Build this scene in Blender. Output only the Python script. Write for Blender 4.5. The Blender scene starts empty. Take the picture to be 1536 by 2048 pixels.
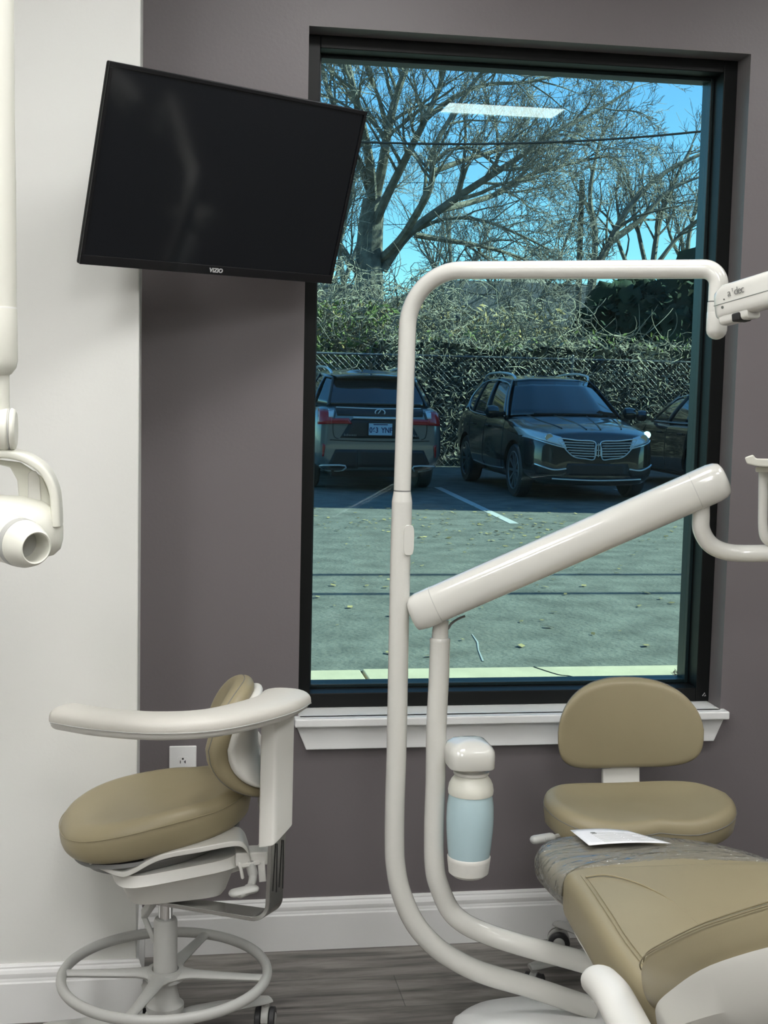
import bpy, bmesh, math, random
from mathutils import Vector, Matrix, noise
from mathutils.bvhtree import BVHTree
random.seed(7)
PI = math.pi
SC = bpy.context.scene
COL = SC.collection
V = Vector

# ------------------------------------------------------------------ camera
F = 2712.0; HC = 1.58
yaw, pit, rol = [math.radians(a) for a in (9.231, 5.606, 1.276)]
fw = V((math.sin(yaw)*math.cos(pit), math.cos(yaw)*math.cos(pit), -math.sin(pit)))
rt = V((math.cos(yaw), -math.sin(yaw), 0)); up = rt.cross(fw)
RT = rt*math.cos(rol)+up*math.sin(rol); UP = up*math.cos(rol)-rt*math.sin(rol)
CAM = V((0, 0, HC))
cd = bpy.data.cameras.new('camera'); cam = bpy.data.objects.new('camera', cd); COL.objects.link(cam)
cam.matrix_world = Matrix(((RT.x, UP.x, -fw.x, 0), (RT.y, UP.y, -fw.y, 0), (RT.z, UP.z, -fw.z, HC), (0, 0, 0, 1)))
cd.sensor_fit = 'VERTICAL'; cd.sensor_height = 36; cd.lens = 36*F/2048; cd.clip_end = 500; cd.clip_start = .05
SC.camera = cam
def ray(x, y): return fw*F+RT*(x-768)-UP*(y-1024)
def P(x, y, Y): d = ray(x, y); return CAM+d*(Y/d.y)          # the point at depth Y
def PZ(x, y, Z): d = ray(x, y); return CAM+d*((Z-HC)/d.z)    # the point at height Z

# ------------------------------------------------------------------ materials
MATS = {}
def mat(name, col, rough=.5, metal=0, spec=.5, coat=0, noise_amt=0, nscale=8, bump=0, bscale=60, emit=None, estr=1, trans=0, sub=0, bdist=.001):
    m = bpy.data.materials.new(name); m.use_nodes = True; nt = m.node_tree; b = nt.nodes['Principled BSDF']
    b.inputs['Base Color'].default_value = (*col, 1); b.inputs['Roughness'].default_value = rough
    b.inputs['Metallic'].default_value = metal; b.inputs['Specular IOR Level'].default_value = spec
    b.inputs['Coat Weight'].default_value = coat; b.inputs['Coat Roughness'].default_value = .04
    b.inputs['Transmission Weight'].default_value = trans
    tc = nt.nodes.new('ShaderNodeTexCoord')
    if noise_amt:
        n = nt.nodes.new('ShaderNodeTexNoise'); n.inputs['Scale'].default_value = nscale; n.inputs['Detail'].default_value = 5
        nt.links.new(tc.outputs['Object'], n.inputs['Vector'])
        r = nt.nodes.new('ShaderNodeValToRGB')
        r.color_ramp.elements[0].color = (*[c*(1-noise_amt) for c in col], 1); r.color_ramp.elements[0].position = .3
        r.color_ramp.elements[1].color = (*[min(1, c*(1+noise_amt)) for c in col], 1); r.color_ramp.elements[1].position = .7
        nt.links.new(n.outputs['Fac'], r.inputs['Fac']); nt.links.new(r.outputs['Color'], b.inputs['Base Color'])
    if bump:
        n2 = nt.nodes.new('ShaderNodeTexNoise'); n2.inputs['Scale'].default_value = bscale; n2.inputs['Detail'].default_value = 3
        nt.links.new(tc.outputs['Object'], n2.inputs['Vector'])
        bp = nt.nodes.new('ShaderNodeBump'); bp.inputs['Strength'].default_value = bump; bp.inputs['Distance'].default_value = bdist
        nt.links.new(n2.outputs['Fac'], bp.inputs['Height']); nt.links.new(bp.outputs['Normal'], b.inputs['Normal'])
    if emit:
        b.inputs['Emission Color'].default_value = (*emit, 1); b.inputs['Emission Strength'].default_value = estr
    MATS[name] = m
    return m
mat('mauve', (.160, .143, .147), .42, bump=.35, bscale=110, spec=.45)
mat('white_wall', (.70, .70, .67), .6, bump=.25, bscale=110)
mat('trim_white', (.80, .80, .79), .35)
mat('ceiling', (.75, .75, .74), .9)
mat('room_grey', (.26, .255, .25), .7, bump=.2, bscale=110)
mat('enamel', (.62, .615, .575), .14, coat=.6)
mat('plastic_white', (.66, .65, .61), .38)
mat('plastic_cream', (.70, .695, .62), .35)
mat('plastic_grey', (.42, .42, .40), .42)
mat('plastic_dark', (.16, .16, .155), .5)
mat('vinyl', (.285, .242, .148), .42, bump=.12, bscale=350, spec=.4, noise_amt=.04, nscale=5)
mat('arm_pad', (.58, .56, .51), .45, bump=.1, bscale=350)
mat('chrome', (.75, .75, .75), .12, 1)
mat('steel', (.50, .50, .49), .22, 1)
mat('black_frame', (.005, .006, .006), .45, spec=.25)
mat('frame_teal', (.008, .018, .020), .35, spec=.35)
mat('black_gloss', (.005, .005, .006), .22, coat=.15, spec=.35)
mat('screen', (.006, .007, .009), .10, spec=.32)
mat('logo_grey', (.45, .45, .45), .4)
mat('ink', (.10, .11, .10), .6)
mat('ink_blue', (.02, .035, .12), .6)
mat('rubber', (.03, .03, .032), .5)
mat('paper', (.80, .80, .82), .6)
mat('liquid', (.43, .58, .62), .25, coat=.3, sub=0)
mat('light_panel', (.9, .9, .9), .5, emit=(1, .995, .98), estr=20.0)
mat('asphalt', (.150, .139, .121), .95, noise_amt=.32, nscale=3.5, bump=.6, bscale=25, bdist=.02)
mat('concrete', (.58, .47, .33), .9, noise_amt=.10, nscale=4, bump=.3, bscale=30, bdist=.005)
mat('road_paint', (.55, .52, .50), .7, noise_amt=.12, nscale=12)
mat('line_dark', (.05, .05, .045), .9)
mat('bark', (.23, .205, .17), .95, noise_amt=.4, nscale=6, bump=.6, bscale=20, bdist=.02)
mat('twig', (.27, .24, .20), .95, noise_amt=.35, nscale=2)
mat('vine', (.31, .28, .21), .9, noise_amt=.55, nscale=2.2)
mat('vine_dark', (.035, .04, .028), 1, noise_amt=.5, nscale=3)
mat('leaf_dry', (.36, .27, .12), .8, noise_amt=.5, nscale=2)
mat('leaf_green', (.13, .17, .04), .7, noise_amt=.5, nscale=2)
mat('evergreen', (.022, .042, .022), .9, noise_amt=.5, nscale=2)
mat('brick', (.16, .075, .05), .9, noise_amt=.3, nscale=9)
mat('roofing', (.05, .05, .055), .9, noise_amt=.3, nscale=9)
mat('siding', (.30, .25, .2), .8)
mat('cable', (.01, .01, .012), .6)
mat('pole_wood', (.17, .14, .115), .9, noise_amt=.3, nscale=8)
mat('galvanised', (.20, .21, .22), .45, .6)
mat('paint_silver', (.16, .17, .165), .25, .35, coat=1)
mat('paint_black', (.010, .013, .013), .2, .2, coat=1)
mat('paint_navy', (.012, .015, .024), .2, .3, coat=1)
mat('car_glass', (.012, .016, .018), .04, spec=.8, coat=.6)
mat('car_trim', (.012, .012, .013), .5)
mat('red_lens', (.42, .012, .015), .15, coat=.6, emit=None)
mat('clear_lens', (.62, .68, .72), .12, .1, coat=1)
mat('bright_trim', (.72, .76, .78), .25, .35, coat=.5)
mat('glint_glow', (.9, .95, 1), .2, emit=(1, 1, .95), estr=5)  # emission imitating a sun glint, not a lit lamp
mat('plate_blue', (.42, .58, .72), .4)
mat('stone_earth', (.12, .10, .07), 1, noise_amt=.4, nscale=1.5)
mat('dark_inside', (.01, .01, .01), .8)

def glass_pane():
    m = bpy.data.materials.new('tinted_pane'); m.use_nodes = True; nt = m.node_tree; nt.nodes.clear()
    o = nt.nodes.new('ShaderNodeOutputMaterial'); t = nt.nodes.new('ShaderNodeBsdfTransparent'); g = nt.nodes.new('ShaderNodeBsdfGlossy')
    t.inputs['Color'].default_value = (.60, .83, .82, 1); g.inputs['Roughness'].default_value = 0.0; g.inputs['Color'].default_value = (.8, .86, .86, 1)
    f = nt.nodes.new('ShaderNodeFresnel'); f.inputs['IOR'].default_value = 1.38; mx = nt.nodes.new('ShaderNodeMixShader')
    nt.links.new(f.outputs[0], mx.inputs[0]); nt.links.new(t.outputs[0], mx.inputs[1]); nt.links.new(g.outputs[0], mx.inputs[2]); nt.links.new(mx.outputs[0], o.inputs[0])
    MATS['tinted_pane'] = m
glass_pane()
def film():
    m = bpy.data.materials.new('clear_film'); m.use_nodes = True; nt = m.node_tree; nt.nodes.clear(); N = nt.nodes.new; L = nt.links.new
    o = N('ShaderNodeOutputMaterial'); t = N('ShaderNodeBsdfTransparent'); g = N('ShaderNodeBsdfGlossy'); d = N('ShaderNodeBsdfDiffuse')
    t.inputs['Color'].default_value = (.93, .95, .97, 1); g.inputs['Roughness'].default_value = .10; d.inputs['Color'].default_value = (.62, .60, .54, 1)
    tc = N('ShaderNodeTexCoord'); mp = N('ShaderNodeMapping'); mp.inputs['Scale'].default_value = (6, 28, 18); mp.inputs['Rotation'].default_value = (0, 0, -.5)
    n = N('ShaderNodeTexNoise'); n.inputs['Scale'].default_value = 1; n.inputs['Detail'].default_value = 3; n.inputs['Distortion'].default_value = 1.6
    bp = N('ShaderNodeBump'); bp.inputs['Strength'].default_value = 1; bp.inputs['Distance'].default_value = .014
    L(tc.outputs['Object'], mp.inputs[0]); L(mp.outputs[0], n.inputs['Vector']); L(n.outputs['Fac'], bp.inputs['Height']); L(bp.outputs[0], g.inputs['Normal'])
    f = N('ShaderNodeFresnel'); f.inputs['IOR'].default_value = 1.6; L(bp.outputs[0], f.inputs['Normal'])
    m1 = N('ShaderNodeMixShader'); m1.inputs[0].default_value = .22; L(t.outputs[0], m1.inputs[1]); L(d.outputs[0], m1.inputs[2])
    m2 = N('ShaderNodeMixShader'); L(f.outputs[0], m2.inputs[0]); L(m1.outputs[0], m2.inputs[1]); L(g.outputs[0], m2.inputs[2]); L(m2.outputs[0], o.inputs[0])
    MATS['clear_film'] = m
film()
def floor_mat():
    m = bpy.data.materials.new('plank_floor'); m.use_nodes = True; nt = m.node_tree; b = nt.nodes['Principled BSDF']; L = nt.links.new
    tc = nt.nodes.new('ShaderNodeTexCoord'); br = nt.nodes.new('ShaderNodeTexBrick'); L(tc.outputs['Object'], br.inputs['Vector'])
    for k, v in (('Scale', 1), ('Brick Width', 1.22), ('Row Height', .18), ('Mortar Size', .0012), ('Mortar Smooth', .1)): br.inputs[k].default_value = v
    br.inputs['Color1'].default_value = (.15, .14, .13, 1); br.inputs['Color2'].default_value = (.105, .098, .093, 1); br.inputs['Mortar'].default_value = (.055, .052, .05, 1)
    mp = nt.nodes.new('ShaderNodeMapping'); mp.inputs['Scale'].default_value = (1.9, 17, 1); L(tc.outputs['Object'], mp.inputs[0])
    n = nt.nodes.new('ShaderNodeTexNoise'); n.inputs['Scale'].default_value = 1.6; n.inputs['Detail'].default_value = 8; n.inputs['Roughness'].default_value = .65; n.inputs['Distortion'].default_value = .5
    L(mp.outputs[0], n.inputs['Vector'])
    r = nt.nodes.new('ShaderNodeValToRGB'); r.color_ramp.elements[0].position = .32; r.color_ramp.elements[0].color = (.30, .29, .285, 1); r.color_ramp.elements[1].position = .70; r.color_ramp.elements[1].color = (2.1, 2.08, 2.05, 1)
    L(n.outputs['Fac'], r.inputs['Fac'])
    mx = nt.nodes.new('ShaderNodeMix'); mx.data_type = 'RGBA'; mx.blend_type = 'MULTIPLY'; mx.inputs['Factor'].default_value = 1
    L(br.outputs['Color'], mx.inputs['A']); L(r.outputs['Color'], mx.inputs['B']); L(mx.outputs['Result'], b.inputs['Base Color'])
    b.inputs['Roughness'].default_value = .42
    MATS['plank_floor'] = m
floor_mat()

# ------------------------------------------------------------------ helpers
ORG = {}
def link(o, parent=None):
    COL.objects.link(o)
    if parent: o.parent = parent
    return o
def tag(o, label=None, cat=None, group=None, kind=None):
    if label: o['label'] = label
    if cat: o['category'] = cat
    if group: o['group'] = group
    if kind: o['kind'] = kind
    return o
def thing(name, loc, label=None, cat=None, group=None, kind=None):
    o = bpy.data.objects.new(name, None); link(o); o.location = loc; o.empty_display_size = .1
    ORG[o] = V(loc); return tag(o, label, cat, group, kind)
class MB:
    def __init__(s): s.v = []; s.f = []
    def add(s, vs, fs):
        n = len(s.v); s.v += [V(p) for p in vs]; s.f += [[i+n for i in f] for f in fs]; return s
    def box(s, a, b, M=None):
        x0, y0, z0 = a; x1, y1, z1 = b
        vs = [V(p) for p in ((x0, y0, z0), (x1, y0, z0), (x1, y1, z0), (x0, y1, z0), (x0, y0, z1), (x1, y0, z1), (x1, y1, z1), (x0, y1, z1))]
        if M: vs = [M @ p for p in vs]
        return s.add(vs, [(0, 3, 2, 1), (4, 5, 6, 7), (0, 1, 5, 4), (1, 2, 6, 5), (2, 3, 7, 6), (3, 0, 4, 7)])
    def rings(s, rs, caps=True, closed=False):
        n = len(rs[0]); vs = [p for r in rs for p in r]; fs = []
        m = len(rs)
        for i in range(m if closed else m-1):
            for j in range(n):
                a = i*n+j; b = i*n+(j+1) % n; c = ((i+1) % m)*n+(j+1) % n; d = ((i+1) % m)*n+j
                fs.append((a, b, c, d))
        if caps and not closed: fs.append(tuple(range(n))[::-1]); fs.append(tuple((m-1)*n+j for j in range(n)))
        return s.add(vs, fs)
    def tube(s, path, rad, seg=16, flat=1.0, closed=False, rounded=False, upv=None):
        path = [V(p) for p in path]; n = len(path)
        R_ = rad if isinstance(rad, (list, tuple)) else [rad]*n
        if rounded and not closed:
            d0 = (path[0]-path[1]).normalized(); d1 = (path[-1]-path[-2]).normalized(); r0, r1 = R_[0], R_[-1]
            A = [path[0]+d0*r0*math.sin(t)*.9 for t in (1.5, 1.2, .8, .4)]; B = [path[-1]+d1*r1*math.sin(t)*.9 for t in (.4, .8, 1.2, 1.5)]
            R_ = [r0*math.cos(t) for t in (1.5, 1.2, .8, .4)]+list(R_)+[r1*math.cos(t) for t in (.4, .8, 1.2, 1.5)]
            path = A+path+B; n = len(path)
        rs = []; prev = None
        for i, p in enumerate(path):
            if closed: t = path[(i+1) % n]-path[i-1]
            else: t = path[min(i+1, n-1)]-path[max(i-1, 0)]
            if t.length < 1e-9: t = V((0, 0, 1))
            t.normalize()
            if upv is not None: nn = V(upv)-t*t.dot(V(upv))
            elif prev is None: nn = t.orthogonal() if abs(t.z) > .9 else V((0, 0, 1))-t*t.z
            else: nn = prev-t*t.dot(prev)
            nn.normalize(); prev = nn; bb = t.cross(nn)
            rs.append([p+(nn*math.cos(a)*flat+bb*math.sin(a))*R_[i] for a in [2*PI*k/seg for k in range(seg)]])
        return s.rings(rs, closed=closed)
    def lathe(s, prof, c=(0, 0, 0), axis='z', seg=32, M=None):
        rs = []
        for r, h in prof:
            ring = []
            for k in range(seg):
                a = 2*PI*k/seg; x, y = r*math.cos(a), r*math.sin(a)
                q = V((x, y, h)) if axis == 'z' else (V((h, x, y)) if axis == 'x' else V((y, h, x)))
                q = (M @ q) if M else q+V(c)
                ring.append(q)
            rs.append(ring)
        return s.rings(rs)
    def bar(s, a, b, w, h, upv=(0, 0, 1)):
        a, b = V(a), V(b); t = (b-a).normalized(); u = V(upv); u = (u-t*t.dot(u)).normalized(); r = t.cross(u)
        return s.rings([[p+r*x*w/2+u*y*h/2 for x, y in ((-1, -1), (1, -1), (1, 1), (-1, 1))] for p in (a, b)])
    def prism(s, poly, f0, f1):
        return s.rings([[f0(p) for p in poly], [f1(p) for p in poly]])
    def build(s, name, m, parent=None, smooth=True, bevel=0, bseg=2, sub=0, label=None, angle=35, thick=0):
        me = bpy.data.meshes.new(name)
        o0 = ORG.get(parent, V((0, 0, 0))) if parent else V((0, 0, 0))
        me.from_pydata([p-o0 for p in s.v], [], s.f); me.update()
        bm = bmesh.new(); bm.from_mesh(me); bmesh.ops.recalc_face_normals(bm, faces=bm.faces); bm.to_mesh(me); bm.free()
        me.materials.append(MATS[m])
        if smooth:
            me.polygons.foreach_set('use_smooth', [True]*len(me.polygons))
            try: me.set_sharp_from_angle(angle=math.radians(angle))
            except Exception: pass
        o = bpy.data.objects.new(name, me); link(o, parent)
        ORG[o] = o0
        if thick:
            md = o.modifiers.new('s', 'SOLIDIFY'); md.thickness = thick; md.offset = 0
        if bevel:
            md = o.modifiers.new('b', 'BEVEL'); md.width = bevel; md.segments = bseg; md.limit_method = 'ANGLE'; md.angle_limit = math.radians(30)
            md.harden_normals = False
        if sub:
            md = o.modifiers.new('u', 'SUBSURF'); md.levels = sub; md.render_levels = sub
        if label: o['label'] = label
        return o
def cr(pts, n=8, closed=False):
    """smooth curve through points; items may be Vectors or tuples of any length"""
    pts = [tuple(p) for p in pts]; out = []; m = len(pts)
    for i in range(m if closed else m-1):
        if closed: p0, p1, p2, p3 = pts[i-1], pts[i], pts[(i+1) % m], pts[(i+2) % m]
        else: p0, p1, p2, p3 = pts[max(i-1, 0)], pts[i], pts[i+1], pts[min(i+2, m-1)]
        for k in range(n):
            t = k/n
            out.append(tuple(.5*((2*b)+(-a+c)*t+(2*a-5*b+4*c-d)*t*t+(-a+3*b-3*c+d)*t**3) for a, b, c, d in zip(p0, p1, p2, p3)))
    if not closed: out.append(pts[-1])
    return out
def fillet(pts, r, n=8):
    """polyline with rounded corners of radius r (number or list)"""
    pts = [V(p) for p in pts]; out = [pts[0]]
    for i in range(1, len(pts)-1):
        rr = r[i-1] if isinstance(r, (list, tuple)) else r
        a, b, c = pts[i-1], pts[i], pts[i+1]; u = (a-b).normalized(); w = (c-b).normalized()
        ang = u.angle(w); d = min(rr/math.tan(ang/2), (a-b).length*.49 if i > 1 else (a-b).length*.95, (c-b).length*.95 if i == len(pts)-2 else (c-b).length*.49)
        s, e = b+u*d, b+w*d; rr = d*math.tan(ang/2); ctr = b+(u+w).normalized()*(rr/math.sin(ang/2))
        x = (s-ctr); y = (e-ctr); th = x.angle(y)
        for k in range(n+1):
            t = k/n; out.append(ctr+(x*math.sin((1-t)*th)+y*math.sin(t*th))/math.sin(th))
    out.append(pts[-1]); return out
def super_outline(a, b, n=2.6, cnt=48):
    o = []
    for k in range(cnt):
        t = 2*PI*k/cnt; c, s_ = math.cos(t), math.sin(t)
        o.append((a*abs(c)**(2/n)*(1 if c >= 0 else -1), b*abs(s_)**(2/n)*(1 if s_ >= 0 else -1)))
    return o
def pad(mb, outline, T, er, crown, fmap, bottom=True, ctr=(0, 0), crown_b=0):
    """upholstered pad: outline in (u,v), thickness T along w, edge radius er; fmap(u,v,w) -> world"""
    cx, cy = ctr; R_ = sum(math.hypot(x-cx, y-cy) for x, y in outline)/len(outline)
    rs = []
    def ring(t, w): rs.append([fmap(cx+(x-cx)*t, cy+(y-cy)*t, w) for x, y in outline])
    k = er/R_
    for t in (.02, .2, .4, .6, .75, .87): tt = t*(1-k); ring(tt, T/2+crown*(1-(tt/(1-k))**2))
    for j in range(0, 7):
        th = PI/2-PI/2*j/6; ring(1-k+k*math.cos(th), (T/2-er)+er*math.sin(th))
    for j in range(0, 7):
        th = -PI/2*j/6; ring(1-k+k*math.cos(th), -(T/2-er)+er*math.sin(th))
    for t in (.8, .5, .2, .02): tt = t*(1-k); ring(tt, -T/2-crown_b*(1-t*t))
    mb.rings(rs)
    return mb
def text(name, body, size, M, m, parent, depth=.0006, bold=0, label=None, sx=1):
    c = bpy.data.curves.new(name, 'FONT'); c.body = body; c.size = size; c.extrude = depth; c.align_x = 'CENTER'; c.align_y = 'CENTER'; c.offset = bold
    o = bpy.data.objects.new(name, c)
    COL.objects.link(o); dg = bpy.context.evaluated_depsgraph_get(); me = bpy.data.meshes.new_from_object(o.evaluated_get(dg)); bpy.data.objects.remove(o)
    vs = [M @ V((v.co.x*sx, v.co.y, v.co.z)) for v in me.vertices]; fs = [list(p.vertices) for p in me.polygons]
    bpy.data.meshes.remove(me)
    mb = MB(); mb.add(vs, fs)
    return mb.build(name, m, parent, smooth=False, label=label)
def frameM(o, x, y):
    x = V(x).normalized(); y = V(y); y = (y-x*x.dot(y)).normalized(); z = x.cross(y)
    return Matrix(((x.x, y.x, z.x, o[0]), (x.y, y.y, z.y, o[1]), (x.z, y.z, z.z, o[2]), (0, 0, 0, 1)))

# ------------------------------------------------------------------ room
D = 3.62; WX = -.062; DW = 3.273; CZ = 2.9
wx0, wx1, wz0, wz1 = .363, 1.580, .660, 2.489
XL, XR, YB = -2.4, 3.0, -3.4
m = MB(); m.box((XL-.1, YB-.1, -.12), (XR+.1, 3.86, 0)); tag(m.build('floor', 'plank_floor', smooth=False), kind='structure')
m = MB(); m.box((XL-.1, YB-.1, CZ), (XR+.1, 3.86, CZ+.15)); tag(m.build('ceiling', 'ceiling', smooth=False), kind='structure')
m = MB()
m.box((WX, D, 0), (wx0, 3.86, CZ)); m.box((wx1, D, 0), (XR+.1, 3.86, CZ)); m.box((wx0, D, 0), (wx1, 3.86, wz0-.025)); m.box((wx0, D, wz1), (wx1, 3.86, CZ))
tag(m.build('wall_back', 'mauve', smooth=False), kind='structure')
m = MB(); m.box((XL, DW, 0), (WX, 3.86, CZ)); tag(m.build('wall_left', 'white_wall', smooth=False, bevel=.003), kind='structure')
m = MB(); m.box((XL-.1, YB-.1, 0), (XL, 3.86, CZ)); tag(m.build('wall_far_left', 'white_wall', smooth=False), kind='structure')
m = MB(); m.box((XR, YB-.1, 0), (XR+.1, D, CZ)); tag(m.build('wall_right', 'room_grey', smooth=False), kind='structure')
m = MB(); m.box((XL, YB-.1, 0), (XR, YB, CZ)); tag(m.build('wall_front', 'room_grey', smooth=False), kind='structure')
# baseboards: profile (depth off wall, z)
BP = [(0, 0), (.016, 0), (.016, .100), (.014, .104), (.0135, .108), (.0125, .112), (.0135, .118), (.014, .124), (.011, .132), (.0085, .136), (.0085, .140), (.006, .145), (0, .145)]
def baseboard(name, path, normal_side, flat_cap=True):
    """path: list of (x,y); profile grows to the left of travel"""
    rs = []
    pts = [V((x, y)) for x, y in path]
    for i, p in enumerate(pts):
        ds = []
        if i > 0: ds.append((pts[i]-pts[i-1]).normalized())
        if i < len(pts)-1: ds.append((pts[i+1]-pts[i]).normalized())
        ns = [V((-d.y, d.x)) for d in ds]
        if len(ns) == 2: b = (ns[0]+ns[1]); b = b/ (1+ns[0].dot(ns[1]))
        else: b = ns[0]
        rs.append([V((p.x+b.x*d, p.y+b.y*d, z)) for d, z in BP])
    m = MB(); m.rings(rs); return tag(m.build(name, 'trim_white', smooth=False), kind='structure')
def bb(name, path): return baseboard(name, path, 1)
bb('baseboard_back', [(XR, D), (WX+.0165, D)])
bb('baseboard_left', [(WX, D), (WX, DW), (XL, DW)])
bb('baseboard_right', [(XR, YB), (XR, D-.02)])

# ------------------------------------------------------------------ window
W = thing('window_1', (0.97, 3.75, wz0), kind='structure')
fy = 3.705; gy = 3.79
def ringframe(m, x0, x1, z0, z1, w, y0, y1, wt=None, wb=None):
    wt = wt or w; wb = wb or w
    m.box((x0, y0, z0), (x0+w, y1, z1)); m.box((x1-w, y0, z0), (x1, y1, z1)); m.box((x0+w, y0, z1-wt), (x1-w, y1, z1)); m.box((x0+w, y0, z0), (x1-w, y1, z0+wb))
m = MB(); ringframe(m, wx0, wx1, wz0, wz1, .040, fy, 3.84, .034, .040); m.build('window_frame', 'black_frame', W, smooth=False, bevel=.002)
m = MB(); ringframe(m, wx0+.0402, wx1-.0402, wz0+.0402, wz1-.0342, .010, 3.772, 3.835); m.build('glazing_bead', 'frame_teal', W, smooth=False, bevel=.0015)
m = MB(); m.box((wx0+.045, gy, wz0+.045), (wx1-.045, gy+.006, wz1-.04)); m.build('window_glass', 'tinted_pane', W, smooth=False)
# sill board and apron
m = MB(); m.box((wx0+.001, 3.60, wz0-.022), (wx1-.001, fy+.01, wz0-.001)); m.box((wx0-.012, 3.578, wz0-.024), (wx1+.012, D-.0005, wz0-.001))
m.build('window_sill', 'trim_white', W, smooth=False, bevel=.004, bseg=3)
m = MB()
ap = [(wx0-.006, wz0-.025), (wx1+.006, wz0-.025), (wx1-.022, wz0-.092), (wx0+.022, wz0-.092)]
m.rings([[V((x, y, z)) for x, z in ap] for y in (3.602, D-.0005)]); m.build('sill_apron', 'trim_white', W, smooth=False, bevel=.002)
# etched maker's mark in the corner of the pane, and badge on the frame
c = P(1350, 1346, gy-.0015); Mx = frameM(c, (1, 0, -1), (1, 0, 1)) @ Matrix.Scale(1, 4)
m = MB()
for sgn in (-1, 1):
    m.box((-.011, sgn*.0075-.0006, -.0003), (.011, sgn*.0075+.0006, .0003), Mx)
m.build('etched_lines', 'ink', W, smooth=False)
text('etched_mark', 'IG', .015, frameM(c, (1, 0, -1), (1, 0, 1)), 'ink', W, bold=.0006)
c = P(1409, 1389, fy-.001); m = MB(); m.tube([c+V((-.006, 0, -.004)), c+V((0, 0, .005)), c+V((.004, 0, -.004)), c+V((-.001, 0, -.004))], .0012, 6); m.build('frame_badge', 'logo_grey', W)

# ------------------------------------------------------------------ ceiling lights
def ceiling_light(x0, y0, x1, y1, label):
    t = thing('ceiling_light', ((x0+x1)/2, (y0+y1)/2, CZ), label, 'ceiling light', 'flat ceiling lights of the room')
    m = MB(); ringframe(m, x0, x1, y0, y1, .02, 0, 0); m = MB()
    for a, b in (((x0, y0), (x1, y0+.02)), ((x0, y1-.02), (x1, y1)), ((x0, y0+.02), (x0+.02, y1-.02)), ((x1-.02, y0+.02), (x1, y1-.02))):
        m.box((a[0], a[1], CZ-.022), (b[0], b[1], CZ-.001))
    m.build('light_frame', 'trim_white', t, smooth=False)
    m = MB(); m.box((x0+.02, y0+.02, CZ-.016), (x1-.02, y1-.02, CZ-.002)); m.build('light_diffuser', 'light_panel', t, smooth=False)
ceiling_light(1.29, .90, 1.90, 1.20, 'small flat ceiling light mirrored as a white bar in the window pane')
ceiling_light(-1.05, .8, -.45, 2.0, 'long flat ceiling light out of frame, nearest the x-ray unit')
ceiling_light(.30, 2.10, .90, 2.70, 'square flat ceiling light out of frame above the curved tube posts')
ceiling_light(2.05, 2.10, 2.65, 2.70, 'square flat ceiling light out of frame, closest to the right wall')
ceiling_light(.0, -.9, .6, .3, 'long flat ceiling light out of frame just behind the camera')
ceiling_light(-1.9, -1.6, -1.3, -.4, 'long flat ceiling light out of frame in the rear left corner')
ceiling_light(-.2, -2.9, .4, -1.7, 'long flat ceiling light out of frame, farthest from the window')

# ------------------------------------------------------------------ television
TV = thing('television', (0.145, 3.208, 2.022), 'black flat television tilted down on a wall mount, overlapping the window', 'television')
ca = Matrix.Rotation(math.radians(33.6), 4, 'Z') @ Matrix.Rotation(math.radians(17.1), 4, 'X') @ Matrix.Rotation(math.radians(-.2), 4, 'Y')
TM = Matrix.Translation((0.145, 3.208, 2.022)) @ ca
w2, h2 = .360, .215
m = MB(); m.rings([[TM @ V((sx*(w2-i_), y, sz*(h2-i_))) for sx, sz in ((-1, -1), (1, -1), (1, 1), (-1, 1))] for y, i_ in ((0, 0), (.010, 0), (.022, .02), (.040, .05), (.060, .09))]); m.build('television_casing', 'black_frame', TV, smooth=False, bevel=.003, bseg=3)
m = MB()
def tvbox(x0, z0, x1, z1, d=.006): m.box((x0, -d, z0), (x1, -.0002, z1), TM)
tvbox(-w2, h2-.010, w2, h2); tvbox(-w2, -h2, w2, -h2+.022); tvbox(-w2, -h2+.022, -w2+.009, h2-.010); tvbox(w2-.009, -h2+.022, w2, h2-.010)
m.build('bezel', 'black_gloss', TV, smooth=False, bevel=.0015)
m = MB(); m.box((-w2+.009, -.0022, -h2+.022), (w2-.009, -.0001, h2-.010), TM); m.build('screen', 'screen', TV, smooth=False)
text('lettering', 'VIZIO', .0135, TM @ frameM((.0, -.0068, -h2+.0105), (1, 0, 0), (0, 0, 1)), 'logo_grey', TV, bold=.0004, sx=1.1)
m = MB(); q = TM @ V((0, .06, 0)); m.box((-.1, .058, -.1), (.1, .070, .1), TM); m.bar(q, (.28, 3.50, 2.0), .035, .05); m.bar((.28, 3.50, 2.0), (.24, 3.605, 2.0), .035, .05)
m.box((.18, 3.602, 1.88), (.30, 3.6195, 2.12)); m.build('mount_arm', 'black_frame', TV, smooth=False, bevel=.002)

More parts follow.
